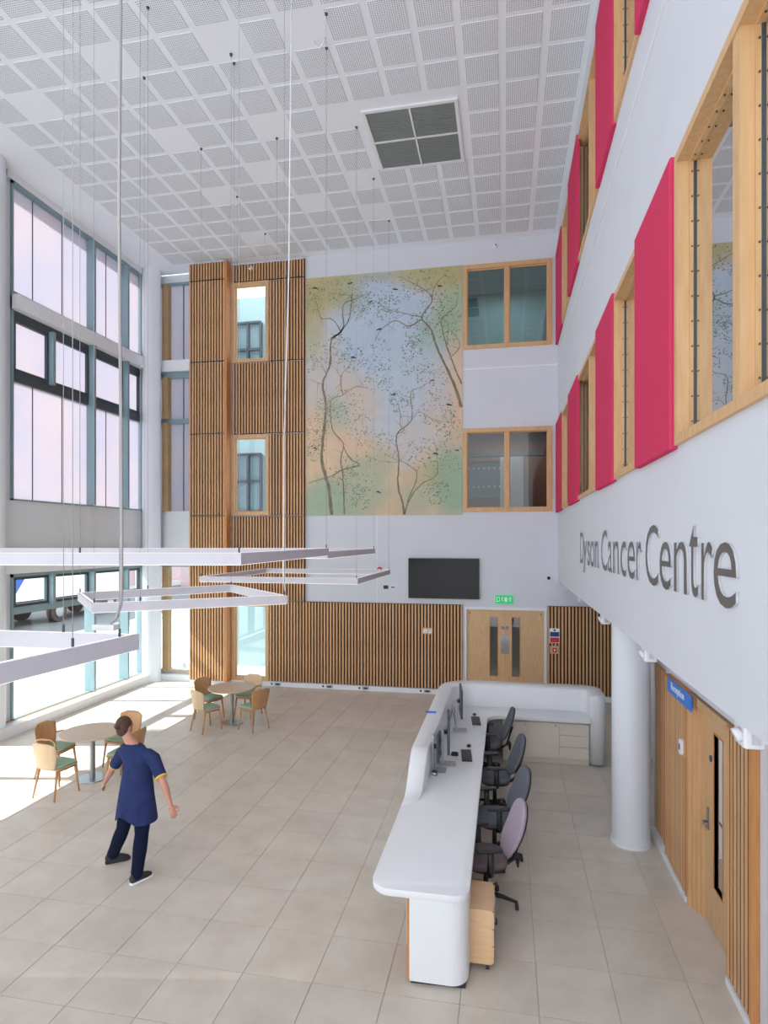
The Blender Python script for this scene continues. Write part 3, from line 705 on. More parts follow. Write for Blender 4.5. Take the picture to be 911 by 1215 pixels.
# ------------------------------------------------------------------ left glass facade
wl = wall_grid('x', XL-.12, XL+.06, -5, 15.4, 0, ZC, [(10.42, 14.86, .2, 3.09), (10.42, 14.86, 4.54, 10.83), (3.5, 9.6, .2, 3.09), (3.5, 9.6, 4.54, 10.83)]).build('wall_left', M_span); struct(wl)
struct(bx('trim_4', M_trim, XL+.06, XL+.36, -1, 15.25, 0, .2)); struct(bx('trim_5', M_trim, XL+.06, XL+.16, -1, 15.25, 3.09, 3.5))
struct(bx('trim_6', M_trim, XL+.06, XL+.12, 10.3, 15.25, 10.83, ZC))
FIN = [12.78, 14.08]
struct(bx('trim_9', M_oak, XL+.06, XL+.13, -1, 15.0, .2, .215))
def facade_bay(n, label, z0, z1, bands, joints, glass, ya, yb, fins, halff=None):
    """bands = list of (z0,z1) glass lights separated by transoms"""
    t = thing('window_%d' % n, None, None, (XL, (ya+yb)/2, z0), kind='structure'); t['label'] = label
    mb = MB(); mb.box(XL-.05, XL+.1, ya, ya+.05, z0, z1).box(XL-.05, XL+.1, yb-.05, yb, z0, z1).box(XL-.05, XL+.1, ya, yb, z1-.07, z1).box(XL-.05, XL+.1, ya, yb, z0, z0+.03)
    mb.build('window_frame', M_alu, t, True)
    for y in fins: bx('mullion', M_alu, XL-.06, XL+.2, y-.035, y+.035, z0+.03, z1-.07, t)
    for k, (a, b) in enumerate(bands):
        ys = sorted([ya+.05]+list(fins)+[yb-.05]+(joints if k != halff else [])+([11.5] if k == halff and ya > 10 else []))
        for i in range(len(ys)-1):
            bx('pane', glass, XL-.01, XL, ys[i]+.012, ys[i+1]-.012, a, b, t)
        for y in ys[1:-1]:
            if y in fins: continue
            if y == 11.5: bx('mullion', M_alu, XL-.06, XL+.17, y-.04, y+.04, a-.04, b+.04, t)
            else: bx('glazing_joint', M_aludk, XL-.006, XL+.004, y-.012, y+.012, a, b, t)
        if k == halff:
            yy = sorted([ya+.05]+list(fins)+[11.5, yb-.05]); mb = MB(); q = .06
            for i in range(len(yy)-1):
                l, r = yy[i]+.035, yy[i+1]-.035
                mb.box(XL, XL+.06, l, l+q, a, b).box(XL, XL+.06, r-q, r, a, b).box(XL, XL+.06, l+q, r-q, a, a+q).box(XL, XL+.06, l+q, r-q, b-q, b)
            mb.build('opening_frame', M_aludk, t, True)
    return t
w_up = facade_bay(14, 'tall fritted upper glazing of the left facade', 4.54, 10.83, [(8.68, 10.76), (7.10, 8.14), (4.56, 6.92)], [11.07, 11.93, 13.45], G_frit, 10.42, 14.86, FIN, 1)
mb = MB().box(XL-.05, XL+.06, 10.45, 14.83, 6.91, 7.11); mb.build('transom', M_aludk, w_up, True)
mb = MB().box(XL-.05, XL+.06, 10.45, 14.83, 8.13, 8.30); mb.build('transom', M_aludk, w_up, True)
bx('transom', M_trim, XL-.05, XL+.24, 10.42, 15.2, 8.30, 8.58, w_up); bx('transom', M_alu, XL-.05, XL+.05, 10.45, 14.83, 8.58, 8.69, w_up)
w_lo = facade_bay(15, 'clear ground level glazing of the left facade with small top lights', .2, 3.09, [(2.42, 3.02), (.23, 2.30)], [], G_clear, 10.42, 14.86, FIN, 0)
bx('transom', M_alu, XL-.05, XL+.08, 10.45, 14.83, 2.28, 2.42, w_lo)
w_n = facade_bay(16, 'ground level facade glazing nearer than the left column', .2, 3.09, [(2.42, 3.02), (.23, 2.30)], [], G_clear, 3.5, 9.6, [5.0, 6.5, 8.0], None)
w_n2 = facade_bay(17, 'upper facade glazing nearer than the left column', 4.54, 10.83, [(4.56, 8.3), (8.6, 10.76)], [], G_frit, 3.5, 9.6, [5.0, 6.5, 8.0], None); bx('transom', M_trim, XL-.05, XL+.24, 3.5, 9.6, 8.28, 8.62, w_n2)
# glazed end wall between corner column and pier
YE = 15.32
we = wall_grid('y', YE, YE+.15, -9.66, -8.06, 0, ZC, [(-9.45, -8.06, .22, 3.09), (-9.45, -8.06, 4.54, 10.75)]).build('wall_end', M_span); struct(we)
struct(bx('trim_7', M_trim, -9.6, -8.06, YE-.25, YE, 0, .14))
struct(bx('trim_8', M_frame, -9.45, -8.06, YE-.06, YE, .2, .24))
te = thing('window_18', None, None, (-8.8, YE, .2), kind='structure'); te['label'] = 'narrow corner glazing between the white column and the slatted pier'
mb = MB().box(-9.45, -9.40, YE-.02, YE+.1, .24, 3.09).box(-9.45, -8.08, YE-.02, YE+.1, 3.03, 3.09).box(-9.45, -9.40, YE-.02, YE+.1, 4.54, 10.75).box(-9.45, -8.08, YE-.02, YE+.1, 10.68, 10.75).box(-9.45, -8.08, YE-.02, YE+.1, 8.15, 8.33).box(-9.45, -8.08, YE-.02, YE+.1, 6.91, 7.04)
mb.build('window_frame', M_alu, te, True)
bx('transom', M_trim, -9.45, -8.06, YE-.12, YE+.06, 8.32, 8.62, te)
for a, b, g in [(.24, 3.03, G_clear), (4.54, 6.92, G_frit), (7.03, 8.16, G_frit), (8.62, 10.68, G_frit)]:
    bx('mullion', M_bronze, -9.13, -8.96, YE-.14, YE+.06, a, b, te)
    bx('pane', g, -9.40, -9.13, YE+.02, YE+.03, a, b, te); bx('pane', g, -8.96, -8.59 if g is G_frit else -8.07, YE+.02, YE+.03, a, b, te)
    if g is G_frit: bx('glazing_joint', M_aludk, -8.592, -8.568, YE+.01, YE+.03, a, b, te)
    if g is G_frit: bx('pane', g, -8.57, -8.07, YE+.02, YE+.03, a, b, te)
# columns
def column(name, label, x, y, r, z1):
    t = thing(name, label, 'column', (x, y, 0)); MB().cyl((0, 0), r, 0, z1, 40).build('shaft', M_pier, t); MB().cyl((0, 0), r+.012, 0, .03, 40).build('base_ring', M_trim, t); return t
column('round_column', 'tall white round column in the far corner beside the glass facade', -9.30, 14.95, .24, ZC)
column('round_column', 'tall white round column cut by the left edge of the photo', -9.52, 9.93, .25, ZC)
column('round_column', 'short thick white round column under the right-hand soffit', 1.525, 8.10, .225, SF)

# ------------------------------------------------------------------ outside
struct(bx('ground', M_gnd, -60, XL-.12, -30, 70, -.2, -.02), 'bright paving outside the glass', None)
struct(bx('ground.001', M_gnd, XL-.12, 30, 17.4, 70, -.2, -.02)); struct(bx('ground.002', M_gnd, XL-.12, 30, -30, -3, -.2, -.02))
struct(bx('road', M_asph, -27, -17.5, -30, 70, -.02, -.01), 'asphalt street beyond the glass', None)
bd = thing('street_building', 'pale pink brick building across the street', 'building', (-32, 22, 0))
bx('wall', M_brick, -36, -31, 2, 60, 0, 12, bd)
M_bw = mat('building_window', (150, 170, 200), .3)
for iy in range(10):
    for iz in range(3):
        y, z = 6+iy*4.2, 1.5+iz*3.6
        wnd = bx('window', M_truck, -31.02, -30.9, y, y+1.9, z, z+2.0, bd); bx('glass', M_bw, -30.92, -30.88, y+.12, y+1.78, z+.12, z+1.88, wnd)
bd2 = thing('street_building', 'pale building beyond the end of the facade', 'building', (-12, 48, 0))
bx('wall', M_brick, -26, -2, 46, 52, 0, 10, bd2)
for ix in range(5):
    for iz in range(2): bx('window', M_bw, -24+ix*4.4, -22+ix*4.4, 45.95, 46, 1.5+iz*3.8, 3.6+iz*3.8, bd2)
tk = thing('lorry', 'white box lorry with blue swoosh parked in the street outside', 'lorry', (-21, 23, 0))
bx('box_body', M_truck, -22.4, -20.1, 19, 27.2, 1.15, 3.9, tk)
bx('chassis', M_chas, -22.2, -20.3, 18.8, 29.5, .6, 1.1, tk)
MB().prism([(27.4, 1.0), (29.6, 1.0), (29.6, 1.9), (29.0, 2.9), (27.4, 3.0)], -22.3, -20.2).map(lambda p: Vector((p.z, p.x, p.y))).build('cab', M_truck, tk, True)
MB().prism([(21.2, 1.2), (22.0, 1.2), (22.8, 2.2), (23.6, 3.85), (21.2, 3.85)], -20.1, -20.08).map(lambda p: Vector((p.z, p.x, p.y))).build('swoosh', M_swoosh, tk, True)
for y in (20.6, 24.9, 28.6):
    for x in (-20.3, -22.2):
        wh = MB().disc((x, y, .5), .5, 'x', .28, 28).build('wheel', M_chas, tk, True); MB().disc((x+.15*(1 if x > -21 else -1), y, .5), .27, 'x', .04, 20).build('hub', M_steel, wh, True)

# ------------------------------------------------------------------ wall fittings
t = thing('television', 'black wall-mounted television above the slatted panel left of the doors', 'television', (-1.49, YB-.03, 2.82))
MB().prism(rrect(-.86, .86, -.49, .49, .012), 0, .05, .004).map(lambda p: Vector((-1.486+p.x, YB-.03-p.z, 2.82+p.y))).build('casing', M_black, t, True)
bx('screen', M_screen, -2.335, -.637, YB-.085, YB-.079, 2.345, 3.30, t); bx('wall_bracket', M_black, -1.8, -1.2, YB-.03, YB, 2.6, 3.0, t)
t = thing('exit_sign', 'green illuminated emergency exit sign above the double doors', 'exit sign', (-.04, YB, 2.34))
bx('sign_box', M_green, -.245, .165, YB-.05, YB-.002, 2.245, 2.435, t)
mb = MB(); yy0, yy1 = YB-.056, YB-.05
mb.box(.09, .11, yy0, yy1, 2.29, 2.36); mb.add([(.06, yy0, 2.345), (.14, yy0, 2.345), (.10, yy0, 2.40), (.06, yy1, 2.345), (.14, yy1, 2.345), (.10, yy1, 2.40)], [(0, 1, 2), (5, 4, 3), (0, 3, 4, 1), (1, 4, 5, 2), (2, 5, 3, 0)])
mb.build('arrow', M_signw, t, True)
mb = MB(); mb.box(-.03, .035, yy0, yy1, 2.285, 2.39).box(-.22, -.14, yy0, yy1, 2.285, 2.30).box(-.22, -.205, yy0, yy1, 2.3, 2.38).box(-.155, -.14, yy0, yy1, 2.3, 2.38).box(-.22, -.14, yy0, yy1, 2.38, 2.395); mb.build('door_symbol', M_signw, t, True)
mb = MB(); mb.disc((-.078, YB-.053, 2.39), .013, 'y', .006, 10)
for a, b in [((-.082, 2.375), (-.09, 2.335)), ((-.09, 2.335), (-.07, 2.31)), ((-.07, 2.31), (-.055, 2.29)), ((-.09, 2.335), (-.115, 2.30)), ((-.085, 2.37), (-.06, 2.345)), ((-.085, 2.37), (-.11, 2.35))]: mb.tube([(a[0], YB-.053, a[1]), (b[0], YB-.053, b[1])], .006, 6)
mb.build('running_figure', M_signw, t, True)
def camera_dome(label, p, nrm):
    t = thing('security_camera', label, 'camera', p)
    if nrm == 'y': mb = MB().disc((0, -.012, 0), .055, 'y', .024); mb.build('mount', M_trim, t); b = MB().ball((0, -.05, -.01), (.045, .05, .05)).build('dome', M_trim, t); MB().disc((0, -.097, -.01), .018, 'y', .012, 12).build('lens', M_black, t)
    return t
camera_dome('small white camera above the upper office window near the ceiling', (-.238, YB, 10.80), 'y')
camera_dome('small white camera at the top of the slatted tower', (-6.46, 14.94, 10.78), 'y')
t = thing('security_camera', 'small dark round camera on the back wall above the right slatted panel', 'camera', (.99, YB, 2.86))
MB().disc((0, -.01, 0), .045, 'y', .02).build('mount', M_trim, t); MB().ball((0, -.04, 0), .04).build('dome', M_black, t)
t = thing('fire_alarm', 'small red fire alarm sounder on the white wall left of the television', 'alarm', (-3.08, YB, 3.02))
MB().disc((0, -.015, 0), .065, 'y', .03).build('base', M_redp, t); MB().disc((0, -.045, 0), .05, 'y', .03).build('sounder', M_redp, t); MB().disc((0, -.065, 0), .02, 'y', .01, 12).build('lens', M_signw, t)
for i, (x, lb, m_) in enumerate([(-2.92, 'dark double data outlet on the wall left of the television', M_black), (-2.74, 'white framed dark data outlet nearest the television', M_trim)]):
    t = thing('wall_socket', lb, 'socket', (x, YB, 2.585))
    MB().prism(rrect(-.06, .06, -.045, .045, .01), 0, .012).map(lambda p: Vector((p.x, -p.z, p.y))).build('plate', m_, t)
    for q in (-.025, .025): MB().box(q-.018, q+.018, -.018, -.012, -.02, .02).build('outlet', M_black, t)
t = thing('light_switch', 'double white switch plate on a timber block in the low slatted panel', 'switch', (-1.87, 14.94, 1.535))
bx('timber_block', M_oak, -1.99, -1.75, 14.925, 14.945, 1.46, 1.61, t)
for q in (-1.93, -1.81): p_ = MB().box(q-.043, q+.043, 14.915, 14.925, 1.492, 1.578).build('plate', M_signw, t, True); MB().box(q-.012, q+.012, 14.91, 14.915, 1.52, 1.55).build('rocker', M_wire, p_, True)
t = thing('fire_notice', 'white, blue and red fire notice on the slatted panel right of the doors', 'sign', (1.12, 14.93, 1.51))
bx('sheet', M_signw, 1.01, 1.235, 14.928, 14.938, 1.34, 1.68, t); bx('blue_field', M_navyd, 1.02, 1.225, 14.924, 14.928, 1.49, 1.60, t); bx('red_field', M_redp, 1.02, 1.225, 14.924, 14.928, 1.35, 1.47, t); MB().disc((1.122, 14.926, 1.64), .025, 'y', .004, 16).build('roundel', M_navyd, t, True)
t = thing('call_point', 'red break-glass call point on a timber block below the fire notice', 'call point', (1.12, 14.93, 1.18))
bx('timber_block', M_oak, 1.02, 1.225, 14.928, 14.938, 1.09, 1.27, t); bx('red_box', M_redp, 1.075, 1.17, 14.905, 14.928, 1.13, 1.225, t); bx('glass', M_signw, 1.105, 1.14, 14.9, 14.905, 1.16, 1.195, t)
for i, (u_, lb) in enumerate([(326, 'below the tower window'), (387, 'second from the tower window'), (430, 'under the middle of the low slatted panel'), (503, 'closest to the reception counter')]):
    p = at_y(u_, 815, 14.95); t = thing('skirting_socket', 'grey socket pair on the white skirting, '+lb, 'socket', (p.x, 14.955, .06))
    MB().box(-.13, -.03, -.01, 0, -.03, .035).build('plate', M_signw, t); MB().box(-.105, -.055, -.014, -.01, -.02, .025).build('outlet', M_black, t)
    MB().box(.0, .16, -.02, 0, -.03, .035).build('outlet_box', M_wire, t); MB().box(.03, .13, -.026, -.02, -.018, .022).build('outlet', M_black, t)
# blue reception sign
def text_mesh(ch, size, extrude):
    cu = bpy.data.curves.new('t', 'FONT'); cu.body = ch; cu.size = size; cu.extrude = extrude; cu.resolution_u = 4; cu.offset = -.004
    o = bpy.data.objects.new('t', cu); COL.objects.link(o); dg = bpy.context.evaluated_depsgraph_get()
    me = bpy.data.meshes.new_from_object(o.evaluated_get(dg)); bpy.data.objects.remove(o); bpy.data.curves.remove(cu); return me
def fit_text(ch, parent, name, m, y_left, y_right, zb, zt, X, th, edge=None):
    """text on a wall of constant x facing -x; runs from y_left (far) to y_right (near)"""
    me = text_mesh(ch, 1, .5); xs = [v.co.x for v in me.vertices]; ys = [v.co.y for v in me.vertices]
    a, b = min(xs), max(xs); c, d = min(ys), max(ys); o = origin(parent)
    for v in me.vertices:
        y = y_left+(v.co.x-a)/(b-a)*(y_right-y_left); z = zb+(v.co.y-c)/(d-c)*(zt-zb); x = X-(.5+v.co.z)*th
        v.co = Vector((x, y, z))-o
    me.materials.clear(); me.materials.append(m); me.update()
    if edge:
        me.materials.append(edge)
        for p in me.polygons: p.material_index = 0 if abs(p.normal.x) > .7 else 1
    ob = bpy.data.objects.new(name, me); COL.objects.link(ob); ob.parent = parent; return ob
t = thing('reception_sign', 'blue sign reading Reception on the slatted panel right of the column', 'sign', (XS, 7.1, 2.1))
bx('plate', M_blue, XS-.014, XS-.002, 6.64, 7.56, 2.03, 2.185, t)
fit_text('Reception', t, 'lettering', M_signw, 7.38, 6.88, 2.055, 2.165, XS-.014, .004)
t = thing('card_reader', 'white access reader on the slatted panel below the blue reception sign', 'card reader', (XS, 6.985, 1.57))
MB().prism(rrect(-.045, .045, -.08, .08, .03), 0, .03, .006).map(lambda p: Vector((XS-p.z, 6.985+p.x, 1.57+p.y))).build('housing', M_signw, t, True); bx('keypad', M_swoosh, XS-.034, XS-.03, 6.965, 7.005, 1.54, 1.60, t); bx('timber_block', M_oak, XS-.001, XS+.02, 6.92, 7.05, 1.47, 1.67, t)
t = thing('door_plaque', 'small blue round plaque on the white wall above the single door', 'sign', (XW, 5.62, 2.40))
MB().disc((XW-.004, 5.62, 2.30), .032, 'x', .008).build('disc', M_navyd, t, True); bx('bar', M_signw, XW-.012, XW-.008, 5.6, 5.64, 2.293, 2.307, t)

# raised letters on the right wall
t = thing('wall_lettering', 'raised grey letters reading Dyson Cancer Centre on the white right wall', 'sign', (XR, 7, 3.4))
LT = [('D', 10.431, 9.98, 0), ('y', 10.03, 9.56, 2), ('s', 9.52, 9.25, 1), ('o', 9.20, 8.81, 1), ('n', 8.74, 8.41, 1), ('C', 8.168, 7.70, 0), ('a', 7.65, 7.37, 1), ('n', 7.29, 6.94, 1), ('c', 6.83, 6.53, 1), ('e', 6.46, 6.10, 1), ('r', 6.03, 5.84, 1), ('C', 5.66, 5.20, 0), ('e', 5.16, 4.82, 1), ('n', 4.74, 4.42, 1), ('t', 4.37, 4.17, 3), ('r', 4.11, 3.90, 1), ('e', 3.88, 3.52, 1)]
ZB, CAP, XH = 3.385, .49, .355
for ch, a, b, k in LT:
    zb, zt = ZB, ZB+(CAP if k == 0 else XH)
    if k == 2: zb = ZB-.13
    if k == 3: zt = ZB+.46
    if ch in 'CeosaCc': zb -= .008
    fit_text(ch, t, 'letter', M_letter, a, b, zb, zt, XR-.001, .015, M_edge)

# spotlights under the soffit edge
for i, (Y, s_, lb) in enumerate([(14.3, .8, 'farthest'), (11.5, .8, 'second farthest'), (8.75, 1.0, 'middle one of five'), (6.15, 1.0, 'second nearest, above the round column'), (3.72, 1.0, 'nearest, at the right edge of the photo')]):
    t = thing('soffit_projector', 'white box projector hung under the right soffit, '+lb, 'projector', (XR+.12, Y, SF))
    MB().tube([(0, 0, 0), (0, 0, -.06)], .012, 8).build('stem', M_trim, t)
    MB().prism(rrect(-.055*s_, .055*s_, -.08*s_, .08*s_, .015), -.17*s_, -.05, .008).build('housing', M_trim, t)
    MB().tube([(-.05*s_, -.02, -.1*s_), (-.085*s_, -.02, -.115*s_)], [.035*s_, .04*s_], 12).build('lens_hood', M_trim, t)
    MB().box(-.02, .02, -.1*s_, -.078*s_, -.14*s_, -.08).build('driver', M_ledw, t)

# ------------------------------------------------------------------ pendant ring lights
def ring(label, pts, z, wires, h=.10, w_=.055):
    c = Vector((sum(p[0] for p in pts)/len(pts), sum(p[1] for p in pts)/len(pts), z))
    t = thing('pendant_light', label, 'pendant light', c, group=None)
    P = [Vector((p[0], p[1])) for p in pts]; n = len(P)
    area = sum(P[i].x*P[(i+1) % n].y-P[(i+1) % n].x*P[i].y for i in range(n))
    if area < 0: P = P[::-1]
    def inset(d):
        out = []
        for i in range(n):
            a = (P[i]-P[i-1]).normalized(); b = (P[(i+1) % n]-P[i]).normalized(); nn = Vector((-a.y-b.y, a.x+b.x)).normalized(); k = nn.dot(Vector((-a.y, a.x))); out.append(P[i]+nn*(d/k))
        return out
    I = inset(w_); D0, D1 = inset(.008), inset(w_-.008)
    U0, U1 = inset(.018), inset(w_-.018)
    for i in range(n):
        j = (i+1) % n; o, p, q, r = P[i], P[j], I[j], I[i]
        vs = [(a.x, a.y, zz) for zz in (z-h, z) for a in (o, p, q, r)]
        b_ = MB().add(vs, [(0, 3, 2, 1), (4, 5, 6, 7), (0, 1, 5, 4), (1, 2, 6, 5), (2, 3, 7, 6), (3, 0, 4, 7)]).build('beam', M_ledw, t, True)
        o, p, q, r = D0[i], D0[j], D1[j], D1[i]
        MB().add([(a.x, a.y, zz) for zz in (z-h-.004, z-h) for a in (o, p, q, r)], [(0, 3, 2, 1), (4, 5, 6, 7), (0, 1, 5, 4), (1, 2, 6, 5), (2, 3, 7, 6), (3, 0, 4, 7)]).build('diffuser', M_led, b_, True)
        o, p, q, r = U0[i], U0[j], U1[j], U1[i]
        MB().add([(a.x, a.y, zz) for zz in (z, z+.002) for a in (o, p, q, r)], [(0, 3, 2, 1), (4, 5, 6, 7), (0, 1, 5, 4), (1, 2, 6, 5), (2, 3, 7, 6), (3, 0, 4, 7)]).build('added_glow_strip', M_topglow, b_, True)  # glowing strip added along the beam top, lifts the ceiling
    for (x, y) in wires:
        # snap to the closest beam centre line
        best = None; C_ = inset(w_/2)
        for i in range(n):
            a, b = C_[i], C_[(i+1) % n]; ab = b-a; k = max(0, min(1, (Vector((x, y))-a).dot(ab)/ab.length_squared)); q = a+ab*k; dd = (q-Vector((x, y))).length
            if best is None or dd < best[0]: best = (dd, q)
        q = best[1]
        MB().tube([(q.x, q.y, z+.04), (q.x, q.y, ZC-.02)], .0024, 5).build('suspension_wire', M_wire, t, True)
        MB().cyl((q.x, q.y), .008, z, z+.05, 8).build('wire_gripper', M_aludk, t, True)
        MB().cyl((q.x, q.y), .018, ZC-.03, ZC, 12, .024).build('ceiling_cup', M_aludk, t, True)
    return t
def pz(u, v, z): q = at_z(u, v, z); return (q.x, q.y)
z1 = 3.15; P1 = [pz(165, 752, z1), pz(-80, 805.3, z1), pz(-80, 745.3, z1)]
r1 = ring('nearest white ring pendant light, its pointed end low at the left edge', P1, z1, [pz(89, 768, z1), pz(77, 750, z1), pz(144.6, 756, z1), P1[1], P1[2]])
z2 = 3.09; P2 = [pz(92, 703, z2), pz(108.6, 716, z2), pz(341, 706.5, z2), pz(275.5, 693.5, z2)]
ring('tilted white quadrilateral pendant light, second lowest, in front of the slatted pier', P2, z2, P2+[pz(165, 712, z2), pz(170, 698, z2)])
z3 = 3.64; P3 = [pz(286, 656.3, z3), pz(390, 650.5, z3), pz(-60, 650.5, z3), pz(-60, 656.3, z3)]
ring('long white pendant light highest of all, crossing the left half at eye level', P3, z3, [P3[0], P3[1], pz(100, 656, z3)])
z4 = 3.585; P4 = [(-2.55, 8.65), (-2.56, 12.03), (-5.56, 12.1), (-5.56, 8.66)]
ring('high square pendant light ending left of the fire alarm', P4, z4, P4+[(-4.03, 8.65)])
z5 = 3.085; P5 = [(-5.53, 10.44), (-2.53, 10.42), (-2.56, 13.67), (-5.58, 13.69)]
ring('farthest low square pendant light, its corner beside the wall sockets', P5, z5, P5+[(-4.03, 10.42)])
# power feed: thick flexible cable and driver box on the nearest ring
e = Vector((*pz(126, 748, z1), z1+.03)); q0 = at_f(143.5, 700, e.y*CS-e.x*SN)
t = thing('power_cable', 'thick grey power cable hanging from the ceiling to the nearest pendant', 'cable', (q0.x, q0.y, z1))
pts = [(q0.x, q0.y, ZC), (q0.x-.01, q0.y, 9), (q0.x, q0.y, 7.5), (q0.x-.015, q0.y, 6), (q0.x, q0.y, 4.5), (q0.x+.005, q0.y, 3.5), (q0.x, q0.y, 3.33), (q0.x-.03, q0.y, 3.24), (q0.x-.08, q0.y, 3.19), (e.x+.06, e.y, 3.175)]
MB().tube(pts, .011, 8).build('cable', M_cable, t, True); MB().cbox((e.x, e.y, z1+.022), (.16, .07, .035)).build('driver_box', M_trim, t, True)
e2 = Vector((P2[2][0]-.03, P2[2][1]+.05, 0))
t = thing('power_cable', 'thin pale power cable in front of the slatted tower, down to the tilted pendant', 'cable', (e2.x, e2.y, z2))
MB().tube([(e2.x+.07, e2.y, ZC), (e2.x+.05, e2.y, 9), (e2.x+.03, e2.y, 7), (e2.x-.03, e2.y, 5), (e2.x-.04, e2.y, 3.4), (e2.x-.02, e2.y, z2+.01)], .0085, 8).build('cable', M_trim, t, True)
hk = Vector(pz(385, 45, ZC))
t = thing('ceiling_hook', 'small curled white cable stub on the ceiling left of the vent', 'cable', (hk.x, hk.y, ZC))
MB().tube([(0, 0, 0), (-.02, 0, -.08), (-.08, .02, -.12), (-.14, .02, -.08), (-.16, .02, -.02)], .012, 8).build('stub', M_trim, t)

# ------------------------------------------------------------------ reception counter
ct = thing('reception_counter', 'long white L-shaped reception counter with raised screen and low rounded near end', 'counter', (-.7, 8, 0))
ZT = .79
top = [(-1.146, 5.40)]
outl = arc(-.96, 5.32, .19, 180, 270, 8)+arc(-.44, 5.27, .14, 270, 360, 8)+[(-.30, 9.0)]+[(-.30, 10.28)]+arc(-.05, 10.33, .25, 180, 90, 8)+[(1.37, 10.58), (1.37, 11.10), (-.6, 11.10), (-.90, 10.8), (-.94, 8.0), (-1.146, 7.2)]
MB().prism(outl, ZT-.062, ZT, .006).build('worktop', M_corian, ct, True)
# raised screen, swept
def hfun(y):
    k = max(0, min(1, (y-6.98)/(7.62-6.98))); return ZT+.002+(1.17-ZT)*(k*k*(3-2*k))
pairs = [((-1.15, 6.75), (-.96, 6.95))]
for k in range(13):
    y = 6.95+(7.75-6.95)*k/12; pairs.append(((-1.15, y), (-.955+.02*k/12, y+.08*(1-k/12))))
pairs += [((-1.15, 8.8), (-.92, 8.8)), ((-1.15, 9.8), (-.92, 9.8)), ((-1.15, 10.7), (-.92, 10.55))]
oc = arc(-.55, 10.86, .60, 180, 90, 10); ic = arc(-.55, 10.72, .37, 180, 90, 10)
pairs += list(zip(oc, ic)); pairs += [((.3, 11.46), (.3, 11.09)), ((1.0, 11.46), (1.0, 11.09))]
pairs += list(zip(arc(1.32, 11.16, .30, 90, 0, 8), [(1.2+.16*i/8, 11.09-(0 if i < 5 else .02*(i-4))) for i in range(9)]))
pairs += [((1.62, 10.9), (1.36, 10.9)), ((1.62, 10.76), (1.36, 10.72))]
pairs += list(zip(arc(1.50, 10.74, .12, 0, -90, 6), arc(1.46, 10.72, .10, 180, 262, 6)))
vs = []; fs = []
for i, (o, q) in enumerate(pairs):
    h1 = hfun(o[1]) if o[0] < -1 else 1.17; h2 = hfun(q[1]) if o[0] < -1 else 1.17
    e = .012; d = (Vector(q)-Vector(o)); d = d.normalized()*e if d.length > 1e-4 else Vector((0, 0))
    vs += [(o[0], o[1], .04), (o[0], o[1], h1-e), (o[0]+d.x, o[1]+d.y, h1), (q[0]-d.x, q[1]-d.y, h2), (q[0], q[1], h2-e), (q[0], q[1], .04)]
n = len(pairs)
for i in range(n-1):
    for k in range(6):
        j = (k+1) % 6; fs.append((i*6+k, i*6+j, (i+1)*6+j, (i+1)*6+k))
fs += [tuple(range(6)), tuple((n-1)*6+k for k in range(6))[::-1]]
MB().add(vs, fs, True).build('raised_screen', M_corian, ct, True)
scr_o = ct.children[-1]
scr_o.data.polygons.foreach_set('use_smooth', [abs(p.normal.z) < .2 or abs(p.normal.z) > .2 for p in scr_o.data.polygons])
es = scr_o.modifiers.new('edge', 'EDGE_SPLIT'); es.split_angle = math.radians(35)
# near end pedestal
ped = [(-.80, 5.14)]+arc(-.46, 5.29, .15, 270, 360, 8)+[(-.31, 5.60), (-.80, 5.60)]
MB().prism(ped, .03, ZT-.06, .0, False).build('end_pedestal', M_corian, ct, True)
MB().prism([(-.79, 5.16), (-.33, 5.18), (-.33, 5.58), (-.79, 5.58)], 0, .03).build('plinth', M_black, ct, True)
bx('side_board', M_oakd, -.825, -.801, 5.17, 7.0, .02, ZT-.06, ct)
bx('front_panel', M_corian, -1.13, -.90, 7.0, 10.7, .0, .05, ct); bx('knee_panel', M_cab, -.90, -.88, 5.6, 10.6, .03, ZT-.062, ct)
bx('support', M_cab, -.88, -.34, 6.95, 6.98, .02, ZT-.062, ct); bx('support', M_cab, -.88, -.34, 9.0, 9.03, .02, ZT-.062, ct)
bx('cable_grommet', M_swoosh, -1.12, -1.02, 9.30, 9.42, 1.171, 1.176, ct)
cb = thing('cabinet_run', 'cream base cabinets with doors and drawers under the far leg of the counter', 'cabinet', (.6, 10.9, 0))
CY = 10.66
def cxx(u): return at_y(u, 880, CY).x
e0, e1, e2_, e3 = -.05, cxx(627), cxx(663.5), 1.355
bx('carcass', M_cab, e0, e3, CY+.02, 11.07, .09, ZT-.064, cb); bx('plinth', M_cab, e0, e3, CY+.05, 11.07, 0, .09, cb)
for a, b in ((e0, e1), (e1, e2_)):
    dd = bx('door', M_cab, a+.004, b-.004, CY, CY+.019, .10, ZT-.10, cb); MB().disc((b-.06, CY-.006, ZT-.14), .012, 'y', .012, 12).build('lock', M_steel, dd, True)
for k in range(3):
    h_ = (ZT-.20)/3; bx('drawer', M_cab, e2_+.004, e3-.004, CY, CY+.019, .10+k*h_+.003, .10+(k+1)*h_-.003, cb)
bx('apron', M_corian, e0, e3, CY-.02, CY+.0, ZT-.085, ZT-.063, cb)

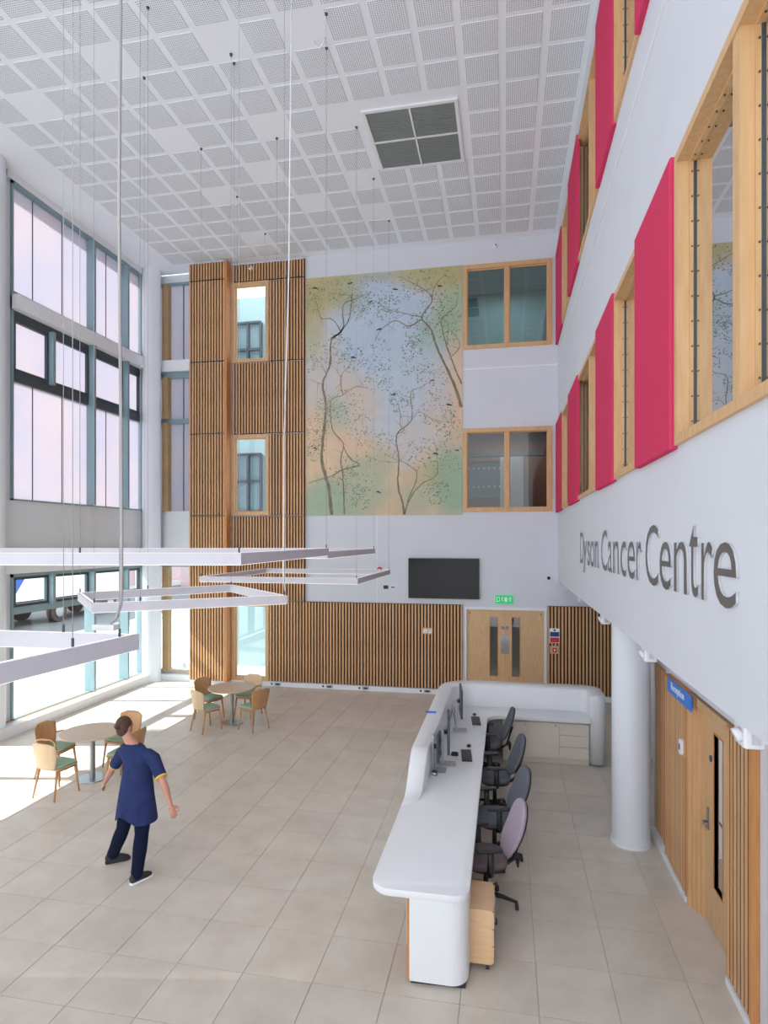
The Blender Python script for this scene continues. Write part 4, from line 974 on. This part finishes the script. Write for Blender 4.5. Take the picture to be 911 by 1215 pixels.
# drawer pedestals
def drawer_unit(label, x1, y0):
    t = thing('drawer_unit', label, 'drawer unit', (x1-.22, y0+.25, 0)); x0 = x1-.42; y1 = y0+.46
    MB().box(x0, x1, y0, y1, .06, .53).build('carcass', M_beech, t, True)
    for k in range(3):
        dr = MB().box(x1, x1+.016, y0+.008, y1-.008, .07+k*.15, .21+k*.15).build('drawer', M_beech, t, True); MB().box(x1+.016, x1+.026, y0+.15, y1-.15, .19+k*.15, .20+k*.15).build('handle', M_steel, dr, True)
    for x in (x0+.04, x1-.04):
        for y in (y0+.04, y1-.04): MB().disc((x, y, .028), .028, 'x', .03, 14).build('caster', M_black, t, True)
drawer_unit('beech drawer unit on casters sticking out beside the near end of the counter', -.118, 5.42)
drawer_unit('beech drawer unit on casters under the counter between the middle chairs', -.40, 7.76)

# ------------------------------------------------------------------ things on the counter
def monitor(label, x, y, rz, w_=.52, h=.34, zc=1.22):
    t = thing('monitor', label, 'monitor', (x, y, ZT), rz)
    MB().prism(rrect(-.11, .11, -.10, .10, .01), 0, .012, .003).build('base_plate', M_wire, t)
    MB().box(-.075, -.045, -.035, .035, .012, .46).build('stand_column', M_wire, t)
    MB().tube([(-.045, 0, zc-ZT), (.0, 0, zc-ZT)], .03, 12).build('tilt_joint', M_black, t)
    MB().prism(rrect(-w_/2, w_/2, -h/2, h/2, .01), 0, .03, .004).map(lambda p: Vector((p.z, p.x, zc-ZT+p.y))).build('casing', M_aludk, t)
    MB().box(.03, .033, -w_/2+.01, w_/2-.01, zc-ZT-h/2+.01, zc-ZT+h/2-.01).build('screen', M_screen, t)
    MB().tube([(-.06, .0, .40), (-.09, .02, .25), (-.07, .03, .05)], .006, 6).build('cable', M_black, t)
monitor('thin monitor at the farthest workstation on the counter', -.70, 9.62, .12, .50, .44, 1.25)
monitor('taller monitor at the nearer workstation on the counter', -.76, 8.14, .10, .50, .46, 1.22)
monitor('smaller monitor tucked left of the tall one against the raised screen', -.86, 7.89, .0, .30, .34, 1.10)
def keyboard(label, x, y, rz):
    t = thing('keyboard', label, 'keyboard', (x, y, ZT), rz)
    MB().prism(rrect(-.07, .07, -.22, .22, .01), 0, .016, .003).build('body', M_black, t); mb = MB()
    for i in range(5):
        for j in range(16): mb.box(-.055+i*.0225, -.037+i*.0225, -.205+j*.0258, -.184+j*.0258, .016, .021)
    tag(mb.build('keys', mat('key_grey', (74, 76, 80), .5), t), kind='stuff')
keyboard('black keyboard at the farthest workstation', -.48, 10.16, .1); keyboard('black keyboard at the nearer workstation', -.53, 8.50, .1)
def mouse(label, x, y): t = thing('computer_mouse', label, 'mouse', (x, y, ZT)); MB().ball((0, 0, .012), (.032, .055, .018)).build('body', M_black, t); MB().box(-.003, .003, .015, .035, .026, .033).build('wheel', M_wire, t)
mouse('black mouse beyond the farthest keyboard', -.52, 10.52); mouse('black mouse beyond the nearer keyboard', -.52, 8.90)
t = thing('desk_phone', 'small black phone handset between the tall monitor and keyboard', 'phone', (-.69, 8.49, ZT)); MB().prism(rrect(-.05, .05, -.03, .03, .01), 0, .03, .006).build('body', M_black, t); MB().tube([(-.04, 0, .04), (.04, 0, .04)], .012, 8).build('handset', M_black, t)
t = thing('paper_box', 'small black and white box at the foot of the smaller monitor', 'box', (-.88, 7.74, ZT)); MB().box(-.03, .03, -.03, .03, 0, .05).build('box_body', M_black, t); MB().box(-.02, .02, -.033, -.03, .012, .035).build('label_patch', M_signw, t)
t = thing('blue_sticker', 'small blue notice lying on the top of the raised screen', 'notice', (-1.04, 9.7, 1.17)); pz_ = at_z(511, 845, 1.172); t.location = (pz_.x, pz_.y, 1.17); MB().box(-.08, .08, -.05, .05, .001, .006).build('sheet', M_blue, t)
ct_g = [c for c in ct.children if c.name.startswith('cable_grommet')][0]; bpy.data.objects.remove(ct_g)

# ------------------------------------------------------------------ office chairs
def bend_back(p):  # curve backrest pad
    return p
def office_chair(label, x, y, rz, fab, seatm, dz=0):
    """faces +x in its own frame"""
    t = thing('office_chair', label, 'office chair', (x, y, 0), rz)
    sh = .50+dz
    def oval(w_, d, n=28, e=2.6):
        out = []
        for i in range(n):
            a = 2*PI*i/n; c, s_ = math.cos(a), math.sin(a); out.append((w_*abs(c)**(2/e)*(1 if c >= 0 else -1), d*abs(s_)**(2/e)*(1 if s_ >= 0 else -1)))
        return out
    mb = MB().prism(oval(.24, .245), sh-.045, sh+.035, .028, True); mb.map(lambda p: Vector((p.x+.03, p.y, p.z+.35*max(0, abs(p.x)-.12)**2*(-1 if p.x > 0 else 1)+.12*p.y*p.y))); mb.build('seat', seatm, t)
    MB().prism(oval(.20, .21), sh-.07, sh-.043, .01).build('seat_pan', M_black, t)
    # backrest: tall egg shaped pad
    n = 30; out = []
    for i in range(n):
        a = 2*PI*i/n; c, s_ = math.cos(a), math.sin(a); out.append((.215*abs(c)**(.8)*(1 if c >= 0 else -1)*(1-.12*s_), .27*abs(s_)**.85*(1 if s_ >= 0 else -1)))
    def bk(p):
        yy, zz, dd = p.x, p.y, p.z
        xx = -.20-.19*((zz+.27)/.54)-dd+.9*yy*yy+.16*(zz+.02)**2*0 + .05*math.sin((zz+.27)/.54*PI)*-1
        return Vector((xx, yy, sh+.305+zz))
    MB().prism(out, -.03, .02, .018, True).map(bk).build('backrest', fab, t)
    MB().prism([(a*.93, b*.93) for a, b in out], .018, .034, .008, True).map(bk).build('back_shell', M_black, t)
    MB().tube([(-.02, 0, sh-.06), (-.22, 0, sh-.07), (-.29, 0, sh-.02), (-.33, 0, sh+.12), (-.375, 0, sh+.26)], .026, 8, flat=(1.4, .6)).build('back_bar', M_black, t)
    MB().tube([(-.31, .0, sh+.02), (-.33, .0, sh-.02), (-.335, .0, sh-.12)], [.03, .028, .01], 8).build('adjust_knob', M_black, t)
    for s_ in (-1, 1):
        a = MB().prism(rrect(-.13, .13, -.042, .042, .035), 0, .03, .01, True).map(lambda p: Vector((p.x+.03, p.y+s_*.29, p.z+sh+.195))).build('armrest', M_black, t)
        MB().tube([(.02, s_*.18, sh-.06), (.02, s_*.275, sh-.05), (.02, s_*.29, sh+.0), (.02, s_*.29, sh+.20)], [.03, .034, .036, .03], 8, flat=(1, .55)).build('arm_support', M_black, a)
    MB().tube([(0, 0, .10), (0, 0, sh-.06)], [.03, .024], 12).build('gas_column', M_black, t)
    for k in range(5):
        a = 2*PI*k/5+.35; c, s_ = math.cos(a), math.sin(a)
        sp = MB().tube([(c*.03, s_*.03, .13), (c*.16, s_*.16, .115), (c*.30, s_*.30, .075)], [.032, .026, .018], 8, flat=(1, .8)).build('spoke', M_black, t)
        cst = MB().disc((c*.31-s_*.012, s_*.31+c*.012, .03), .03, 'x', .022, 14).disc((c*.31+s_*.012, s_*.31-c*.012, .03), .03, 'x', .022, 14).tube([(c*.31, s_*.31, .03), (c*.31, s_*.31, .085)], .011, 8)
        cst.build('caster', M_black, sp)
    return t
office_chair('mauve-backed office chair nearest the low end of the counter', -.20, 6.40, PI+.26, M_mauve, M_mauved)
office_chair('grey office chair second from the low end of the counter', -.13, 7.36, PI+.28, M_grey, M_grey)
office_chair('grey office chair third from the low end of the counter', -.15, 8.62, PI+.18, M_grey, M_grey)
office_chair('grey office chair farthest, in the inner corner of the counter', -.27, 10.05, PI+.06, M_grey, M_grey)

# ------------------------------------------------------------------ cafe tables and chairs
def cafe_table(label, x, y, r=.475):
    t = thing('cafe_table', label, 'table', (x, y, 0))
    MB().prism(arc(0, 0, r, 0, 348.75, 31), .715, .742, .006).build('tabletop', M_table, t); MB().cyl((0, 0), .042, .01, .715, 24).build('pedestal', M_steel, t); MB().cyl((0, 0), .23, 0, .012, 36, .222).build('base_disc', M_steel, t); MB().cyl((0, 0), .11, .70, .715, 20).build('top_plate', M_steel, t)
cafe_table('round wooden cafe table nearer the camera beside the walking person', -6.39, 8.62); cafe_table('round wooden cafe table farther away near the slatted tower', -5.51, 11.77)
def cafe_chair(label, x, y, face, arms=False, ply=M_ply):
    """faces +y in its own frame; face = direction angle in world"""
    t = thing('cafe_chair', label, 'chair', (x, y, 0), face-PI/2)
    n = 20
    MB().prism(rrect(-.215, .215, -.205, .215, .07), .425, .44, .004).build('seat_shell', ply, t)
    MB().prism(rrect(-.205, .205, -.19, .205, .07), .44, .478, .015, True).build('seat_pad', M_mint, t)
    out = [(-.16, -.17), (.16, -.17)]+arc(.165, .15, .06, 0, 80, 5)+arc(-.165, .15, .06, 100, 180, 5)
    # finer grid for the curved back
    vs = []; fs = []; NX, NZ = 12, 10
    for side in (0, 1):
        for j in range(NZ+1):
            zz = j/NZ; hw = .175+.055*math.sin(zz*PI*.62); hw *= (1 if zz < .86 else math.sqrt(max(0.02, 1-((zz-.86)/.16)**2)))*1
            for i in range(NX+1):
                xx = (i/NX*2-1)*hw; yy = -.205-.07*zz+.9*xx*xx-(.012 if side else 0); vs.append((xx, yy, .43+.40*zz))
    A = (NX+1)*(NZ+1)
    for j in range(NZ):
        for i in range(NX):
            a = j*(NX+1)+i; fs += [(a, a+1, a+NX+2, a+NX+1), (A+a, A+a+NX+1, A+a+NX+2, A+a+1)]
    for i in range(NX): fs += [(i, A+i, A+i+1, i+1), (NZ*(NX+1)+i, NZ*(NX+1)+i+1, A+NZ*(NX+1)+i+1, A+NZ*(NX+1)+i)]
    for j in range(NZ): a = j*(NX+1); b = a+NX; fs += [(a, a+NX+1, A+a+NX+1, A+a), (b, A+b, A+b+NX+1, b+NX+1)]
    MB().add(vs, fs, True).build('backrest', ply, t); t.children[-1].modifiers.new('edge', 'EDGE_SPLIT').split_angle = .6
    for sx in (-1, 1):
        MB().tube([(sx*.17, .16, .425), (sx*.20, .21, 0)], [.019, .012], 8).build('leg', M_ply, t)
        MB().tube([(sx*.17, -.15, .425), (sx*.21, -.235, 0)], [.019, .012], 8).build('leg', M_ply, t)
        MB().tube([(sx*.175, -.15, .40), (sx*.175, .16, .40)], .014, 6).build('side_rail', M_ply, t)
        if arms: MB().tube([(sx*.18, .15, .42), (sx*.235, .14, .60), (sx*.24, .08, .645), (sx*.235, -.10, .64), (sx*.20, -.22, .61)], .013, 8).build('arm', M_ply, t)
    MB().tube([(-.16, .155, .40), (.16, .155, .40)], .014, 6).build('front_rail', M_ply, t)
def face_to(x, y, tx, ty): return math.atan2(ty-y, tx-x)
for lb, x, y, T, arms, ply in [
    ('pale-backed cafe chair with mint seat in front of the nearer table, back to camera', -6.50, 7.98, (-6.39, 8.62), False, M_plyl),
    ('cafe chair with arm loops behind the pale one, left of the nearer table', -7.02, 8.62, (-6.39, 8.62), True, M_ply),
    ('cafe chair on the far side of the nearer table, behind the person\'s head', -6.30, 9.24, (-6.39, 8.62), False, M_ply),
    ('cafe chair right of the nearer table, behind the person\'s shoulder', -5.82, 8.62, (-6.39, 8.62), False, M_ply),
    ('pale-backed cafe chair front left of the farther table', -5.80, 11.26, (-5.51, 11.77), False, M_plyl),
    ('orange-toned cafe chair behind left of the farther table', -6.10, 11.98, (-5.51, 11.77), False, M_ply),
    ('cafe chair with arm loops behind the farther table by the low slats', -5.42, 12.36, (-5.51, 11.77), True, M_plyl),
    ('orange-toned cafe chair right of the farther table', -4.93, 11.50, (-5.51, 11.77), False, M_ply)]:
    cafe_chair(lb, x, y, face_to(x, y, *T), arms, ply)

# ------------------------------------------------------------------ person
J = {k: at_f(*v_) for k, v_ in dict(
    pel=(162, 938, 6.9), waist=(163, 917, 6.9), chest=(163, 903, 6.9), nb=(158, 885, 6.92), neck=(152, 876, 6.96), head=(148, 862, 6.99),
    sl=(145, 894, 7.0), el=(134, 911, 7.13), wl=(124.5, 928, 7.26), sr=(182, 900, 6.82), er=(194, 929, 6.68), wr=(202.5, 955, 6.62),
    hl=(154.5, 943, 6.98), kl=(146, 983, 7.02), al=(134, 1012, 7.16), hr=(171, 945, 6.86), kr=(168, 990, 6.80), ar=(162.5, 1031, 6.74)).items()}
J['al'].z = .10; J['ar'].z = .10
RT = (J['sr']-J['sl']); RT.z = 0; RT.normalize(); FW = Vector((-RT.y, RT.x, 0))
def limb(mb, a, b, c, ra, rb, rc):
    P = []; R = []
    for i in range(6): P.append(a.lerp(b, i/6)); R.append(ra+(rb-ra)*i/6+.006*math.sin(PI*i/6))
    for i in range(7): P.append(b.lerp(c, i/6)); R.append(rb+(rc-rb)*i/6+.006*math.sin(PI*min(1, i/4)))
    mb.caps(P, R, 12)
body = MB()
limb(body, J['sl'], J['el'], J['wl'], .048, .038, .025); limb(body, J['sr'], J['er'], J['wr'], .048, .038, .025)
limb(body, J['hl'], J['kl'], J['al'], .082, .055, .038); limb(body, J['hr'], J['kr'], J['ar'], .082, .055, .038)
body.caps([J['pel'], J['waist'], J['chest'], J['nb']], [.125, .115, .125, .07], 14); body.caps([J['sl'], J['nb'], J['sr']], [.05, .06, .05], 10)
body.caps([J['nb'], J['neck'], J['head']-Vector((0, 0, .03))], [.066, .054, .054], 12)
HM = Matrix((RT, FW, Vector((0, 0, 1)))).transposed()
def hp(r, f, z): return J['head']+RT*r+FW*f+Vector((0, 0, z))
body.ball(hp(0, .0, .01), (.074, .094, .105), 18, 12, HM); body.ball(hp(0, .03, -.055), (.052, .062, .055), 14, 10, HM)
body.caps([hp(0, .088, .01), hp(0, .108, -.02)], [.009, .014], 8)
for s_ in (-1, 1):
    body.ball(hp(s_*.074, -.002, -.005), (.010, .020, .030), 10, 8, HM); body.ball(hp(s_*.03, .085, .012), (.014, .008, .009), 8, 6, HM)
body.ball(hp(0, .092, -.05), (.024, .008, .008), 8, 6, HM)
def hand(mb, w_, d, palm_n, side):
    d = d.normalized(); n_ = palm_n.normalized(); x_ = d.cross(n_).normalized()
    c = w_+d*.05
    M_ = Matrix((x_, d, n_)).transposed(); mb.ball(c, (.040, .052, .018), 12, 8, M_)
    for i, (off, L_) in enumerate([(-.030, .062), (-.010, .074), (.010, .070), (.029, .055)]):
        b0 = w_+d*.085+x_*off; p1 = b0+d*L_*.45+n_*.006; p2 = p1+(d*.8+n_*.5).normalized()*L_*.32; p3 = p2+(d*.5+n_*.8).normalized()*L_*.28
        mb.caps([b0, p1, p2, p3], [.0092, .0088, .008, .007], 8)
    b0 = w_+d*.03+x_*side*.032; mb.caps([b0, b0+(d*.6+x_*side*.7).normalized()*.035, b0+(d*.9+x_*side*.35).normalized()*.065], [.012, .0105, .0085], 8)
hand(body, J['wl'], J['wl']-J['el'], FW*.6+RT, -1); hand(body, J['wr'], J['wr']-J['er'], FW*.6-RT, 1)
person = remesh(body, .0058, 'person', M_skin, None, 3)
tag(person, 'person in navy tunic and dark trousers striding past the nearer cafe table, back to camera', 'person')
# hair
hr = MB(); hr.ball(hp(0, -.018, .03), (.084, .094, .096), 18, 12, HM); hr.ball(hp(0, -.04, -.03), (.07, .062, .07), 14, 10, HM); hr.ball(hp(0, -.11, .03), (.035, .035, .035), 12, 8, HM)
o = remesh(hr, .008, 'hair', M_hair, person, 4)
# tunic
tu = MB()
def ringpt(c, rx, ry, k, n): a = 2*PI*k/n; return c+RT*(rx*math.cos(a))+FW*(ry*math.sin(a))
prof = [(J['pel']+Vector((.0, 0, -.32)), .25, .20), (J['pel']+Vector((0, 0, -.2)), .235, .185), (J['pel']+Vector((0, 0, -.05)), .212, .165), (J['waist'], .18, .135), (J['chest'], .185, .125), (J['nb']+Vector((0, 0, -.06)), .20, .105), (J['nb']+Vector((0, 0, .005)), .155, .088), (J['nb']+Vector((0, 0, .03)), .07, .065)]
n = 28; vs = []; fs = []
for ip, (c, rx, ry) in enumerate(prof): vs += [ringpt(c, rx, ry, k, n)+Vector((0, 0, (.15*math.exp(-((k-21)/1.3)**2)) if ip == 0 else 0)) for k in range(n)]
for i in range(len(prof)-1):
    for k in range(n): j = (k+1) % n; fs.append((i*n+k, i*n+j, (i+1)*n+j, (i+1)*n+k))
fs += [tuple(range(n))[::-1], tuple((len(prof)-1)*n+k for k in range(n))]
tu.add(vs, fs, True)
for s_, a, b, c in ((0, J['sl'], J['el'], J['wl']), (1, J['sr'], J['er'], J['wr'])):
    tu.caps([a-(a-J['nb'])*.3, a, a.lerp(b, .4)], [.075, .075, .068], 14); tu.tube([a, a.lerp(b, .4), a.lerp(b, .78)], [.074, .068, .066], 14)
remesh(tu, .009, 'tunic', M_navy, person, 4)
# vent at the back hem shown as a tapered dark split
bq = J['pel']-FW*.155+Vector((0, 0, -.33))
for a, b in ((J['sr'], J['er']), (J['sl'], J['el'])):
    p_ = a.lerp(b, .77); dd = (b-a).normalized(); MB().tube([p_-dd*.007, p_+dd*.007], .069, 18).build('sleeve_trim', M_yellow, person)
tr = MB()
limb(tr, J['hl'], J['kl'], J['al']+Vector((0, 0, .0)), .098, .075, .068); limb(tr, J['hr'], J['kr'], J['ar'], .098, .075, .066); tr.caps([J['pel']+Vector((0, 0, .02)), J['pel']-Vector((0, 0, .06))], [.12, .11], 14)
remesh(tr, .010, 'trousers', M_navy2, person, 4)
def shoe(an, dirv, sole):
    d = dirv.normalized(); s_ = Vector((d.y, -d.x, 0)); c = Vector((an.x, an.y, 0))
    outl_ = [(-.085, 0), (-.075, -.028), (-.04, -.036), (.04, -.038), (.11, -.046), (.16, -.038), (.19, -.012), (.19, .012), (.16, .036), (.11, .042), (.04, .036), (-.04, .034), (-.075, .028)]
    W = lambda p: c+d*p.x+s_*p.y+Vector((0, 0, p.z))
    so = MB().prism(outl_, 0.002, .030, .004).map(W)
    up = MB(); vs = []; k_ = len(outl_)
    lv = [(.95, .028, 0), (.93, .05, -.004), (.78, .072, -.02), (.5, .092, -.035), (.38, .115, -.03)]
    for sc, z, sh in lv: vs += [(p[0]*sc+sh*(1), p[1]*min(1, sc*1.15), z) for p in outl_]
    fs = [tuple(range(k_))[::-1], tuple((len(lv)-1)*k_+i for i in range(k_))]
    for l in range(len(lv)-1):
        for i in range(k_): j = (i+1) % k_; fs.append((l*k_+i, l*k_+j, (l+1)*k_+j, (l+1)*k_+i))
    up.add(vs, fs, True).map(W); o = up.build('shoe', M_shoe, person); tag(MB.build(so, 'sole', sole, o))
rt_dir = at_z(178, 1036, 0)-at_z(155, 1047, 0)
shoe(J['ar'], rt_dir, M_signw); shoe(J['al'], rt_dir+Vector((.1, -.05, 0)), M_shoe)
